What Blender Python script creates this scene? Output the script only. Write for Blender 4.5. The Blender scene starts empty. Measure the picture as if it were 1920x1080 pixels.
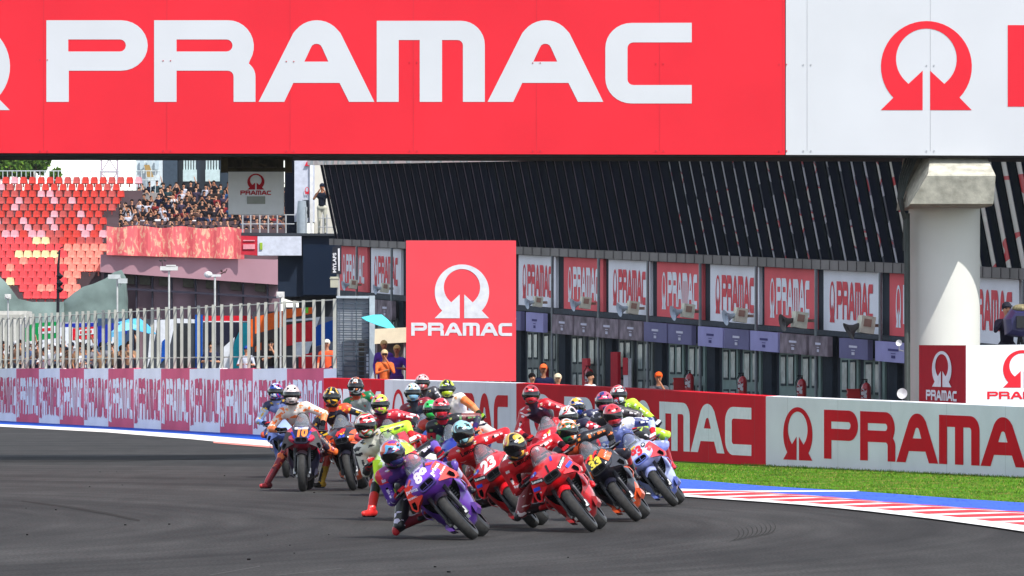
import bpy, bmesh, math, random
import numpy as np
from mathutils import Vector, Matrix, geometry
from mathutils.bvhtree import BVHTree
R = math.radians
random.seed(7)
SC = bpy.context.scene
COL = SC.collection

# ------------------------------------------------------------------ camera
F, HZ, CH = 12000.0, 700.0, 1.75      # focal length in photo pixels, horizon row, eye height
cam_d = bpy.data.cameras.new("camera")
cam_d.sensor_width = 36.0
cam_d.lens = 36.0 * F / 1920.0
cam_d.shift_y = (HZ - 540.0) / 1920.0
cam_d.clip_start = 1.0
cam_d.clip_end = 6000.0
cam = bpy.data.objects.new("camera", cam_d)
COL.objects.link(cam)
cam.location = (0, 0, CH)
cam.rotation_euler = (R(90), 0, 0)
SC.camera = cam

# ------------------------------------------------------------------ light
SUN = Vector((0.64 * math.cos(R(52)), -0.77 * math.cos(R(52)), math.sin(R(52)))).normalized()
w = bpy.data.worlds.new("World")
SC.world = w
w.use_nodes = True
wn = w.node_tree.nodes
sky = wn.new("ShaderNodeTexSky")
sky.sky_type = 'NISHITA'
sky.sun_disc = False
sky.sun_elevation = R(52)
sky.sun_rotation = math.atan2(SUN.x, SUN.y)
sky.dust_density = 0.5
sky.air_density = 0.85
sky.ozone_density = 0.6
hsv = wn.new("ShaderNodeHueSaturation")   # skylight desaturated so that whites stay neutral
hsv.inputs["Saturation"].default_value = 0.55
w.node_tree.links.new(sky.outputs[0], hsv.inputs["Color"])
w.node_tree.links.new(hsv.outputs[0], wn["Background"].inputs[0])
wn["Background"].inputs[1].default_value = 0.15
sd = bpy.data.lights.new("sun", 'SUN')
sd.energy = 2.9
sd.angle = R(0.5)
sd.color = (1.0, 0.965, 0.91)
so = bpy.data.objects.new("sun", sd)
COL.objects.link(so)
so.rotation_euler = SUN.to_track_quat('Z', 'Y').to_euler()
so.location = (20, -10, 40)
SC.view_settings.view_transform = 'Standard'
SC.view_settings.look = 'None'
SC.view_settings.exposure = 0.80
SC.view_settings.gamma = 1.0

# ------------------------------------------------------------------ helpers
def lin(c):
    out = []
    for v in c[:3]:
        v = v / 255.0
        out.append(v / 12.92 if v <= 0.04045 else ((v + 0.055) / 1.055) ** 2.4)
    return (*out, 1.0)

MATS = {}
def M(rgb, rough=0.55, metal=0.0, var=0.10, scale=6.0, bump=0.0, coat=0.0, accent=None, athr=0.62, ascale=9.0, squash=(1, 1, 1), k=1.0, key=None):
    """procedural paint/cloth/metal: colour with a little dirt, optional accent patches and bump"""
    kk = (rgb, rough, metal, var, scale, bump, coat, accent, athr, ascale, squash, k, key)
    if kk in MATS:
        return MATS[kk]
    m = bpy.data.materials.new("surface")
    m.use_nodes = True
    nt = m.node_tree; N = nt.nodes; L = nt.links
    b = N["Principled BSDF"]
    base = lin(rgb)
    base = (base[0] * k, base[1] * k, base[2] * k, 1)
    tc = N.new("ShaderNodeTexCoord")
    nz = N.new("ShaderNodeTexNoise"); nz.inputs["Scale"].default_value = scale; nz.inputs["Detail"].default_value = 4
    L.new(tc.outputs["Object"], nz.inputs["Vector"])
    mr = N.new("ShaderNodeMapRange")
    mr.inputs["To Min"].default_value = 1 - var * 1.6; mr.inputs["To Max"].default_value = 1 + var
    mr.inputs["From Min"].default_value = 0.25; mr.inputs["From Max"].default_value = 0.75
    L.new(nz.outputs["Fac"], mr.inputs["Value"])
    mul = N.new("ShaderNodeVectorMath"); mul.operation = 'SCALE'
    mul.inputs[0].default_value = base[:3]
    L.new(mr.outputs[0], mul.inputs["Scale"])
    col = mul.outputs[0]
    if accent:
        mp = N.new("ShaderNodeMapping"); mp.inputs["Scale"].default_value = squash
        L.new(tc.outputs["Object"], mp.inputs["Vector"])
        n2 = N.new("ShaderNodeTexNoise"); n2.inputs["Scale"].default_value = ascale; n2.inputs["Detail"].default_value = 1.5
        n2.inputs["Distortion"].default_value = 0.6
        L.new(mp.outputs[0], n2.inputs["Vector"])
        gt = N.new("ShaderNodeMath"); gt.operation = 'GREATER_THAN'; gt.inputs[1].default_value = athr
        L.new(n2.outputs["Fac"], gt.inputs[0])
        mx = N.new("ShaderNodeMix"); mx.data_type = 'RGBA'
        L.new(gt.outputs[0], mx.inputs["Factor"]); L.new(col, mx.inputs["A"])
        mx.inputs["B"].default_value = lin(accent)
        col = mx.outputs["Result"]
    L.new(col, b.inputs["Base Color"])
    b.inputs["Roughness"].default_value = rough
    b.inputs["Metallic"].default_value = metal
    b.inputs["Coat Weight"].default_value = coat
    b.inputs["Coat Roughness"].default_value = 0.12
    b.inputs["Specular IOR Level"].default_value = 0.5 if rough < .5 else (0.12 if rough < .6 else 0.02)
    if bump:
        bp = N.new("ShaderNodeBump"); bp.inputs["Strength"].default_value = bump; bp.inputs["Distance"].default_value = 0.01
        n3 = N.new("ShaderNodeTexNoise"); n3.inputs["Scale"].default_value = scale * 6; n3.inputs["Detail"].default_value = 3
        L.new(tc.outputs["Object"], n3.inputs["Vector"])
        L.new(n3.outputs["Fac"], bp.inputs["Height"]); L.new(bp.outputs[0], b.inputs["Normal"])
    MATS[kk] = m
    return m

def ramp_mat(cols, scale=7.0, dist=1.5, rough=0.25, coat=0.6, squash=(1, 1, 1), pos=None, key=None, detail=0.0, seed=0.0):
    """painted graphics and painted-in reflections: a few flat colours separated by flowing edges"""
    kk = ('ramp', tuple(cols), scale, dist, rough, coat, squash, tuple(pos) if pos else None, key, detail, seed)
    if kk in MATS:
        return MATS[kk]
    m = bpy.data.materials.new("graphics_and_reflections"); m.use_nodes = True
    nt = m.node_tree; N = nt.nodes; L = nt.links; b = N["Principled BSDF"]
    tc = N.new("ShaderNodeTexCoord"); mp = N.new("ShaderNodeMapping")
    mp.inputs["Scale"].default_value = squash; mp.inputs["Location"].default_value = (seed, seed * 0.7, seed * 1.3)
    L.new(tc.outputs["Object"], mp.inputs["Vector"])
    nz = N.new("ShaderNodeTexNoise"); nz.inputs["Scale"].default_value = scale; nz.inputs["Detail"].default_value = detail
    nz.inputs["Distortion"].default_value = dist
    L.new(mp.outputs[0], nz.inputs["Vector"])
    cr = N.new("ShaderNodeValToRGB"); cr.color_ramp.interpolation = 'CONSTANT'
    e = cr.color_ramp.elements
    n = len(cols)
    if pos is None:
        pos = [0.0] + [0.5 + 0.11 * (i - n / 2.0) for i in range(1, n)]
    while len(e) < n:
        e.new(0.9)
    for i in range(n):
        e[i].position = pos[i]; e[i].color = lin(cols[i])
    L.new(nz.outputs["Fac"], cr.inputs["Fac"]); L.new(cr.outputs[0], b.inputs["Base Color"])
    b.inputs["Roughness"].default_value = rough; b.inputs["Coat Weight"].default_value = coat
    MATS[kk] = m
    return m

def glassy(rgb, alpha, rough=0.05):
    kk = ('glass', rgb, alpha, rough)
    if kk in MATS:
        return MATS[kk]
    m = bpy.data.materials.new("clear_plastic"); m.use_nodes = True
    b = m.node_tree.nodes["Principled BSDF"]
    b.inputs["Base Color"].default_value = lin(rgb); b.inputs["Alpha"].default_value = alpha
    b.inputs["Roughness"].default_value = rough; b.inputs["Coat Weight"].default_value = 1.0
    MATS[kk] = m
    return m

def W(px, py, Y):
    return Vector(((px - 960) * Y / F, Y, CH + (HZ - py) * Y / F))
def G(px, py, z=0.0):
    Y = F * CH / (py - HZ)
    return Vector(((px - 960) * Y / F, Y, z))

WL = {}
class MB:
    def __init__(s):
        s.v = []; s.f = []; s.m = []
    def add(s, vs, fs, mi=0):
        o = len(s.v)
        s.v += [tuple(p) for p in vs]
        for f in fs:
            s.f.append(tuple(i + o for i in f)); s.m.append(mi)
        return s
    def hexa(s, q, d, mi=0):
        """quad q (4 pts, front) extruded by vector d"""
        q = [Vector(p) for p in q]; d = Vector(d)
        return s.add(q + [p + d for p in q], [(0, 1, 2, 3), (7, 6, 5, 4), (1, 0, 4, 5), (2, 1, 5, 6), (3, 2, 6, 7), (0, 3, 7, 4)], mi)
    def box(s, c, sz, mi=0, rot=None):
        x, y, z = sz[0] / 2, sz[1] / 2, sz[2] / 2
        p = [Vector(a) for a in ((-x, -y, -z), (x, -y, -z), (x, -y, z), (-x, -y, z), (-x, y, -z), (x, y, -z), (x, y, z), (-x, y, z))]
        if rot is not None:
            p = [rot @ a for a in p]
        c = Vector(c)
        return s.add([a + c for a in p], [(0, 1, 2, 3), (5, 4, 7, 6), (1, 5, 6, 2), (4, 0, 3, 7), (3, 2, 6, 7), (4, 5, 1, 0)], mi)
    def tube(s, pts, rad, n=8, mi=0, cap=True):
        pts = [Vector(p) for p in pts]
        if not isinstance(rad, (list, tuple)):
            rad = [rad] * len(pts)
        up = None; vs = []
        for i, p in enumerate(pts):
            a = pts[max(i - 1, 0)]; b = pts[min(i + 1, len(pts) - 1)]
            t = (b - a).normalized()
            if up is None:
                up = Vector((0, 0, 1)) if abs(t.z) < 0.9 else Vector((0, 1, 0))
            u = (up - t * up.dot(t)).normalized(); v = t.cross(u); up = u
            for k in range(n):
                an = 2 * math.pi * k / n
                vs.append(p + (u * math.cos(an) + v * math.sin(an)) * rad[i])
        fs = []
        for i in range(len(pts) - 1):
            for k in range(n):
                k2 = (k + 1) % n
                fs.append((i * n + k, i * n + k2, (i + 1) * n + k2, (i + 1) * n + k))
        if cap:
            fs.append(tuple(range(n - 1, -1, -1))); fs.append(tuple((len(pts) - 1) * n + k for k in range(n)))
        return s.add(vs, fs, mi)
    def ball(s, c, r, mi=0, nu=12, nv=8, rot=None):
        c = Vector(c)
        if not isinstance(r, (list, tuple)):
            r = (r, r, r)
        vs = []; fs = []
        for j in range(nv + 1):
            ph = math.pi * j / nv
            for i in range(nu):
                th = 2 * math.pi * i / nu
                p = Vector((r[0] * math.sin(ph) * math.cos(th), r[1] * math.sin(ph) * math.sin(th), r[2] * math.cos(ph)))
                if rot is not None:
                    p = rot @ p
                vs.append(c + p)
        for j in range(nv):
            for i in range(nu):
                fs.append((j * nu + i, (j + 1) * nu + i, (j + 1) * nu + (i + 1) % nu, j * nu + (i + 1) % nu))
        return s.add(vs, fs, mi)
    def lathe(s, c, ax, prof, n=24, mi=0, closed=False):
        """prof: (axial, radius) pairs around axis ax through c"""
        c = Vector(c); ax = Vector(ax).normalized()
        u = ax.orthogonal().normalized(); v = ax.cross(u)
        vs = []
        for a, r in prof:
            for k in range(n):
                an = 2 * math.pi * k / n
                vs.append(c + ax * a + (u * math.cos(an) + v * math.sin(an)) * r)
        fs = []; m = len(prof)
        for i in range(m if closed else m - 1):
            j = (i + 1) % m
            for k in range(n):
                k2 = (k + 1) % n
                fs.append((i * n + k, i * n + k2, j * n + k2, j * n + k))
        return s.add(vs, fs, mi)
    def loft(s, rings, mi=0, cap0=True, cap1=True, m0=None):
        n = len(rings[0]); vs = [p for r in rings for p in r]; fs = []
        for i in range(len(rings) - 1):
            for k in range(n):
                k2 = (k + 1) % n
                fs.append((i * n + k, i * n + k2, (i + 1) * n + k2, (i + 1) * n + k))
        s.add(vs, fs, mi)
        o = len(s.v) - len(vs)
        if cap0:
            s.f.append(tuple(o + k for k in range(n - 1, -1, -1))); s.m.append(mi if m0 is None else m0)
        if cap1:
            s.f.append(tuple(o + (len(rings) - 1) * n + k for k in range(n))); s.m.append(mi)
        return s
    def build(s, name, mats, parent=None, smooth=False, origin=None, **tags):
        if not isinstance(mats, (list, tuple)):
            mats = [mats]
        if parent is not None:
            o = WL[parent.name]
        elif origin is not None:
            o = Vector(origin)
        else:
            a = np.array(s.v); lo = a.min(0); hi = a.max(0)
            o = Vector(((lo[0] + hi[0]) / 2, (lo[1] + hi[1]) / 2, lo[2]))
        me = bpy.data.meshes.new(name)
        me.from_pydata([(x - o.x, y - o.y, z - o.z) for x, y, z in s.v], [], s.f)
        for m in mats:
            me.materials.append(m)
        me.polygons.foreach_set("material_index", s.m)
        bm = bmesh.new(); bm.from_mesh(me); bmesh.ops.recalc_face_normals(bm, faces=bm.faces); bm.to_mesh(me); bm.free()
        if smooth:
            me.polygons.foreach_set("use_smooth", [True] * len(me.polygons))
            try:
                me.set_sharp_from_angle(angle=R(smooth if smooth is not True else 40))
            except Exception:
                pass
        me.update()
        ob = bpy.data.objects.new(name, me)
        COL.objects.link(ob)
        if parent is not None:
            ob.parent = parent
        else:
            ob.location = o
        WL[ob.name] = o
        tag(ob, **tags)
        return ob

def tag(o, label=None, cat=None, group=None, kind=None):
    if label: o["label"] = label
    if cat: o["category"] = cat
    if group: o["group"] = group
    if kind: o["kind"] = kind
    return o

def empty(name, loc, label=None, cat=None, group=None, kind=None):
    e = bpy.data.objects.new(name, None); COL.objects.link(e)
    e.location = loc; e.empty_display_size = 0.2
    WL[e.name] = Vector(loc)
    return tag(e, label, cat, group, kind)

def copy_tree(o, parent=None):
    c = o.copy(); COL.objects.link(c)
    if parent is not None:
        c.parent = parent
    WL[c.name] = WL[o.name]
    for ch in list(o.children):
        copy_tree(ch, c)
    return c

# ------------------------------------------------------------------ 2D lettering
def arc(cx, cy, rx, ry, a0, a1, n=8):
    return [(cx + rx * math.cos(R(a0 + (a1 - a0) * i / n)), cy + ry * math.sin(R(a0 + (a1 - a0) * i / n))) for i in range(n + 1)]
GL = []   # polygons with holes, in banner pixels (x right, y down)
GL.append([[(87, 38)] + arc(227, 85.3, 50, 47.3, -90, 90, 14) + [(129, 132.6), (129, 191), (87, 191)],
           [(128, 74)] + arc(225, 85.3, 11, 11.3, -90, 90, 8) + [(128, 96.6)]])
GL.append([[(289, 38)] + arc(428, 87, 48, 49, -90, 32, 10) + arc(436, 143, 43, 34, -45, 0, 5) + [(479, 191), (438, 191), (438, 144)] + arc(427, 143.5, 11, 11, 0, -90, 4)[1:] + [(331, 132.5), (331, 191), (289, 191)],
           [(331, 74)] + arc(425, 85.3, 11, 11.3, -90, 90, 8) + [(331, 96.6)]])
def glyphA(dx):
    return [[(x + dx, y) for x, y in [(485, 191), (550, 62)] + arc(594, 84, 49, 46, 207, 333, 12)[1:-1] + [(638.4, 62), (702, 191), (654.5, 191), (636.6, 155.4), (550, 155.4), (533, 191)]],
            [(x + dx, y) for x, y in [(570.7, 115.6), (583, 89)] + arc(593.4, 93, 11.5, 11, 205, 335, 6)[1:-1] + [(603.8, 89), (615.7, 115.6)]]]
GL.append(glyphA(0))
GL.append([[(706.4, 39)] + arc(864, 84, 45, 45, -90, 0, 8) + [(909, 191), (868, 191), (868, 85)] + arc(858, 85, 10, 10, 0, -90, 4)[1:] + [(828.8, 75), (828.8, 191), (787, 191), (787, 75), (747.5, 75), (747.5, 191), (706.4, 191)]])
GL.append(glyphA(429.2))
GL.append([[(1297, 42.7), (1297, 79.4)] + arc(1187.5, 90, 11, 10.5, -90, -180, 4) + arc(1187.5, 149, 11, 10.5, 180, 90, 4) + [(1297, 159.3), (1297, 194)] + arc(1184, 147, 49, 47, 90, 180, 8) + arc(1184, 90, 49, 47, 180, 270, 8)])
LOGO = [[[(1651.4, 206.5), (1675, 183)] + arc(1737, 124.7, 85.3, 85.3, 137, 403, 36)[1:-1] + [(1799, 183), (1822, 206.5), (1744, 206.5), (1744, 132.5), (1770.5, 157.2)] + arc(1737, 110.5, 57, 57, 54, -234, 34)[1:-1] + [(1703.3, 157.2), (1730, 132.5), (1730, 206.5)]]]
def tess(polys):
    vs = []; fs = []
    for rings in polys:
        if len(rings) == 1 or True:
            o = len(vs)
            loops = [[Vector((x, y, 0)) for x, y in r] for r in rings]
            tr = geometry.tessellate_polygon(loops)
            for r in rings:
                vs += r
            fs += [tuple(o + i for i in t) for t in tr]
    return vs, fs
WORD = tess(GL); OMEGA = tess(LOGO)
DESIGN_W = 1447.0     # logo 170 + gap + word 1210
def design():
    """logo followed by the word, x from 0, y down in banner pixels"""
    v = [(x - 1651.4, y) for x, y in OMEGA[0]]; f = list(OMEGA[1]); o = len(v)
    v += [(x - 87 + 237, y) for x, y in WORD[0]]; f += [tuple(i + o for i in t) for t in WORD[1]]
    return v, f
DES = design()
_tx = {}
def text2d(s, bold=0.0, shear=0.0):
    if (s, bold, shear) in _tx:
        return _tx[(s, bold, shear)]
    c = bpy.data.curves.new("t", 'FONT'); c.body = s; c.align_x = 'CENTER'; c.align_y = 'CENTER'; c.size = 1.0; c.offset = bold; c.shear = shear
    c.resolution_u = 3
    o = bpy.data.objects.new("t", c); me = o.to_mesh()
    v = [(p.co.x, -p.co.y) for p in me.vertices]; f = [tuple(p.vertices) for p in me.polygons]
    o.to_mesh_clear(); bpy.data.objects.remove(o); bpy.data.curves.remove(c)
    _tx[(s, bold, shear)] = (v, f)
    return v, f
def bil(q, u, v):
    """q = tl, tr, br, bl"""
    return (q[0] * (1 - u) + q[1] * u) * (1 - v) + (q[3] * (1 - u) + q[2] * u) * v
def put2d(mb, geo, q, x0, x1, y0, y1, off, mi=0, jit=0.0):
    """geometry with its own x0..x1, y0..y1 mapped on the quad's 0..1"""
    n = (q[1] - q[0]).cross(q[3] - q[0]).normalized() * off
    vs = []
    for x, y in geo[0]:
        u = (x - x0) / (x1 - x0); v = (y - y0) / (y1 - y0)
        if jit:
            u += random.uniform(-jit, jit); v += random.uniform(-jit, jit) * 1.4
        vs.append(bil(q, u, v) - n)
    mb.add(vs, geo[1], mi)
def sub(q, u0, u1, v0, v1):
    return [bil(q, u0, v0), bil(q, u1, v0), bil(q, u1, v1), bil(q, u0, v1)]

# ------------------------------------------------------------------ soft bodies: tapered capsules fused into one skin
TMP = bpy.data.scenes.new("tmp")
def capsule(mb, p0, p1, r0, r1, n=12):
    p0 = Vector(p0); p1 = Vector(p1); d = p1 - p0
    if d.length < 1e-4:
        d = Vector((0, 0, 1e-4)); p1 = p0 + d
    t = d.normalized(); pts = []; rad = []
    for a in (85, 60, 30, 0):
        pts.append(p0 - t * r0 * math.sin(R(a))); rad.append(r0 * math.cos(R(a)))
    for a in (0, 30, 60, 85):
        pts.append(p1 + t * r1 * math.sin(R(a))); rad.append(r1 * math.cos(R(a)))
    mb.tube(pts, rad, n)
def blob(caps, voxel, smooth=3):
    mb = MB()
    for c in caps:
        capsule(mb, *c[:4])
    me = bpy.data.meshes.new("b"); me.from_pydata(mb.v, [], mb.f); me.update()
    bm = bmesh.new(); bm.from_mesh(me); bmesh.ops.recalc_face_normals(bm, faces=bm.faces); bm.to_mesh(me); bm.free()
    ob = bpy.data.objects.new("b", me); TMP.collection.objects.link(ob)
    md = ob.modifiers.new("r", 'REMESH'); md.mode = 'VOXEL'; md.voxel_size = voxel
    if smooth:
        ms = ob.modifiers.new("s", 'SMOOTH'); ms.iterations = smooth; ms.factor = 0.5
    with bpy.context.temp_override(scene=TMP, view_layer=TMP.view_layers[0]):
        dg = bpy.context.evaluated_depsgraph_get(); dg.update()
    ev = ob.evaluated_get(dg).to_mesh()
    nv = len(ev.vertices); v = np.zeros(nv * 3); ev.vertices.foreach_get("co", v)
    f = [tuple(p.vertices) for p in ev.polygons]
    v = v.reshape(-1, 3)
    bpy.data.objects.remove(ob); bpy.data.meshes.remove(me)
    return v, f
def regions(v, f, caps):
    """index of the nearest capsule for each face"""
    fc = np.array([v[list(q)].mean(0) for q in f])
    best = np.full(len(fc), 1e9); idx = np.zeros(len(fc), int)
    for i, c in enumerate(caps):
        a = np.array(c[0], float); b = np.array(c[1], float); ab = b - a; L = max((ab ** 2).sum(), 1e-8)
        t = np.clip(((fc - a) @ ab) / L, 0, 1)
        d = np.linalg.norm(fc - (a + t[:, None] * ab), axis=1) - (c[2] + (c[3] - c[2]) * t)
        m = d < best; best[m] = d[m]; idx[m] = i
    return idx
def mesh_obj(name, v, f, mi, mats, parent=None, origin=(0, 0, 0), **tags):
    me = bpy.data.meshes.new(name); o = Vector(origin)
    me.from_pydata([(p[0] - o.x, p[1] - o.y, p[2] - o.z) for p in v], [], f)
    for m in mats:
        me.materials.append(m)
    me.polygons.foreach_set("material_index", [int(i) for i in mi])
    me.polygons.foreach_set("use_smooth", [True] * len(f)); me.update()
    ob = bpy.data.objects.new(name, me); COL.objects.link(ob)
    if parent is not None:
        ob.parent = parent
    else:
        ob.location = o
    WL[ob.name] = o
    return tag(ob, **tags)
# ================================================================== SETTING
def asphalt_mat():
    m = bpy.data.materials.new("asphalt"); m.use_nodes = True
    nt = m.node_tree; N = nt.nodes; L = nt.links; b = N["Principled BSDF"]
    tc = N.new("ShaderNodeTexCoord")
    def noise(scale, squash=(1, 1, 1), detail=5, rot=0.0):
        mp = N.new("ShaderNodeMapping"); mp.inputs["Scale"].default_value = squash; mp.inputs["Rotation"].default_value = (0, 0, rot)
        L.new(tc.outputs["Object"], mp.inputs["Vector"])
        n = N.new("ShaderNodeTexNoise"); n.inputs["Scale"].default_value = scale; n.inputs["Detail"].default_value = detail
        L.new(mp.outputs[0], n.inputs["Vector"]); return n.outputs["Fac"]
    def mr(src, a, b_, lo=0.3, hi=0.7):
        r = N.new("ShaderNodeMapRange"); r.inputs["From Min"].default_value = lo; r.inputs["From Max"].default_value = hi
        r.inputs["To Min"].default_value = a; r.inputs["To Max"].default_value = b_
        L.new(src, r.inputs["Value"]); return r.outputs[0]
    def mul(a, b_):
        x = N.new("ShaderNodeMath"); x.operation = 'MULTIPLY'; L.new(a, x.inputs[0]); L.new(b_, x.inputs[1]); return x.outputs[0]
    f = mul(mr(noise(0.35, (1, 0.35, 1), 4, 0.35), 0.80, 1.18), mr(noise(2.2, (1, 0.12, 1), 5, 0.5), 0.86, 1.12))
    f = mul(f, mr(noise(34, (1, 0.22, 1), 3), 0.66, 1.34))
    # rubbered-in sweeping lines: noise drawn out along circles round the corner's centre
    sub_ = N.new("ShaderNodeVectorMath"); sub_.operation = 'SUBTRACT'; sub_.inputs[1].default_value = (-34, 74, 0); L.new(tc.outputs["Object"], sub_.inputs[0])
    sep = N.new("ShaderNodeSeparateXYZ"); L.new(sub_.outputs[0], sep.inputs[0])
    ln = N.new("ShaderNodeVectorMath"); ln.operation = 'LENGTH'; L.new(sub_.outputs[0], ln.inputs[0])
    at = N.new("ShaderNodeMath"); at.operation = 'ARCTAN2'; L.new(sep.outputs[1], at.inputs[0]); L.new(sep.outputs[0], at.inputs[1])
    am = N.new("ShaderNodeMath"); am.operation = 'MULTIPLY'; am.inputs[1].default_value = 1.4; L.new(at.outputs[0], am.inputs[0])
    cb = N.new("ShaderNodeCombineXYZ"); L.new(ln.outputs["Value"], cb.inputs[0]); L.new(am.outputs[0], cb.inputs[1])
    for sc_, a_, b_, dt in ((.5, .70, 1.16, 3), (3.0, .80, 1.12, 5)):
        nn = N.new("ShaderNodeTexNoise"); nn.inputs["Scale"].default_value = sc_; nn.inputs["Detail"].default_value = dt; L.new(cb.outputs[0], nn.inputs["Vector"])
        f = mul(f, mr(nn.outputs["Fac"], a_, b_, .35, .65))
    sc = N.new("ShaderNodeVectorMath"); sc.operation = 'SCALE'; sc.inputs[0].default_value = (0.0475, 0.0450, 0.0430)
    L.new(f, sc.inputs["Scale"]); L.new(sc.outputs[0], b.inputs["Base Color"])
    b.inputs["Roughness"].default_value = 0.82
    b.inputs["Specular IOR Level"].default_value = 0.08
    return m
ASPH = asphalt_mat()
def sheet(name, pts, z, mat, kind='structure', **t):
    mb = MB(); vs = [(p[0], p[1], z) for p in pts]
    loops = [[Vector((p[0], p[1], 0)) for p in pts]]
    mb.add(vs, [tuple(q) for q in geometry.tessellate_polygon(loops)])
    return mb.build(name, mat, origin=(0, 0, 0), kind=kind, **t)
sheet("ground", [(-900, -60), (900, -60), (900, 3500), (-900, 3500)], 0.0, ASPH)

def curve(pts):
    g = [G(*p) for p in pts]; g.sort(key=lambda q: q.y)
    ys = [q.y for q in g]; xs = [q.x for q in g]
    def f(Y):
        if Y <= ys[0]:
            return xs[0] + (xs[1] - xs[0]) / (ys[1] - ys[0]) * (Y - ys[0])
        if Y >= ys[-1]:
            return xs[-1] + (xs[-1] - xs[-2]) / (ys[-1] - ys[-2]) * (Y - ys[-1])
        return float(np.interp(Y, ys, xs))
    return f
kerb_in = curve([(1286, 933.5), (1381.6, 940), (1466.6, 946), (1544.5, 952.5), (1629.5, 961.3), (1750, 975.7), (1842, 988), (1920, 999.8)])
kerb_mid = curve([(1286, 930), (1381.6, 936.5), (1466.6, 942), (1544.5, 948), (1629.5, 955.5), (1750, 968), (1842, 978), (1920, 988)])
kerb_out = curve([(1279, 917), (1389, 921.8), (1523, 930.5), (1665, 943), (1771, 950.9), (1920, 961.9)])
blue_out = curve([(1275.4, 898.8), (1346, 904.8), (1431, 912), (1509, 916.8), (1580, 920.5), (1650, 925), (1720, 930.5), (1806.6, 936.7), (1920, 943.8)])
PW = M((238, 236, 232), 0.55, var=0.05, scale=3)
PR = M((205, 40, 48), 0.5, var=0.08, scale=3)
PB = M((66, 102, 220), 0.6, var=0.10, scale=2.0, accent=(30, 40, 80), athr=0.72, ascale=9, squash=(1, 0.3, 1))
# grass verge between wall and track
GRS = M((80, 120, 32), 0.9, var=0.35, scale=1.2, bump=0.6, accent=(124, 116, 62), athr=0.64, ascale=1.3)
WALLP = [W(2050, 770, 104), W(1920, 763, 107), W(1436, 743, 121), W(1200, 729.5, 130.5), W(968, 718.5, 140), W(721, 712, 154), W(607, 709, 160)]
gp = [(WALLP[i].x + 0.1, WALLP[i].y) for i in range(0, 5)]
Ys = [92.5, 100, 96, 90, 85, 80, 76, 70, 60]
vg = [(2.3, 121), (kerb_out(106) - .1, 106)] + [(kerb_out(Y) - 0.2, Y + 0.0) for Y in (100, 92, 86, 80, 74, 68)]
sheet("grass_verge", gp + vg + [(14, 66), (14, 104)], 0.004, GRS)
def strip(name, fa, fb, Y0, Y1, z, mat, step=2.0, sa=0.0, sb=0.0):
    mb = MB(); n = int((Y1 - Y0) / step); vs = []
    for i in range(n + 1):
        Y = Y0 + (Y1 - Y0) * i / n
        vs += [(fa(Y) + sa, Y, z), (fb(Y) + sb, Y, z)]
    mb.add(vs, [(2 * i, 2 * i + 1, 2 * i + 3, 2 * i + 2) for i in range(n)])
    return mb.build(name, mat, origin=(0, 0, 0), kind='structure')
strip("painted_run_off", kerb_mid, blue_out, 62, 107, 0.008, PB)
# kerb: a low real ramp, white with red blocks, and the white track edge line
mb = MB(); n = 60; vs = []
for i in range(n + 1):
    Y = 60 + 35 * i / n
    a = kerb_mid(Y); b2 = kerb_out(Y + .4)
    vs += [(a, Y, 0.012), (a + (b2 - a) * 0.6, Y + 0.25, 0.035), (b2, Y + .4, 0.012)]
mb.add(vs, [(3 * i + k, 3 * i + k + 1, 3 * i + k + 4, 3 * i + k + 3) for i in range(n) for k in (0, 1)])
mb.build("kerb", PW, origin=(0, 0, 0), kind='structure')
mb = MB(); Y = 60.0; kk = 0
while Y < 93.5:
    a, a2 = kerb_mid(Y), kerb_mid(Y + 1.12); b2, b3 = kerb_out(Y + .4), kerb_out(Y + 1.52)
    mb.add([(a, Y, 0.016), (a + (b2 - a) * .6, Y + 0.25, 0.039), (b2, Y + .4, 0.016), (a2, Y + 1.12, 0.016), (a2 + (b3 - a2) * .6, Y + 1.37, 0.039), (b3, Y + 1.52, 0.016)], [(0, 1, 4, 3), (1, 2, 5, 4)])
    Y += 1.9
mb.build("kerb_paint", PR, origin=(0, 0, 0), kind='structure')
strip("edge_line", kerb_in, kerb_mid, 60, 96.5, 0.020, PW)
wl = curve([(1378, 922.5), (1470, 922.3), (1610, 922.0)])
mb = MB(); mb.add([G(1372, 921.3, 0.012), G(1612, 921.0, 0.012), G(1605, 923.0, 0.012), G(1400, 924.0, 0.012)], [(0, 1, 2, 3)])
mb.build("thin_white_line", PW, origin=(0, 0, 0), kind='structure')
# left edge of the track far away
def gquad(name, pts, z, mat):
    mb = MB(); n = len(pts) // 2
    top = pts[:n]; bot = pts[n:][::-1]
    vs = []
    for a, b3 in zip(top, bot):
        vs += [G(a[0], a[1], z), G(b3[0], b3[1], z)]
    mb.add(vs, [(2 * i, 2 * i + 1, 2 * i + 3, 2 * i + 2) for i in range(n - 1)])
    mb.build(name, mat, origin=(0, 0, 0), kind='structure')
PB2 = M((28, 84, 190), 0.6, var=0.1, scale=1)
gquad("painted_edge", [(-60, 785), (200, 797), (360, 806), (640, 820), (640, 838), (360, 815), (200, 805), (-60, 793)], 0.004, PB2)
gquad("track_edge_line", [(-60, 793), (200, 805), (360, 815), (470, 824), (640, 838), (640, 851), (510, 839), (360, 824), (200, 811), (-60, 797)], 0.008, M((235, 228, 222), 0.6, var=0.08, scale=1))
gquad("red_kerb_strip", [(400, 828.5), (520, 838), (600, 846), (600, 849), (520, 841.5), (400, 831.5)], 0.012, M((205, 130, 120), 0.6, var=.1, scale=1))
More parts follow.
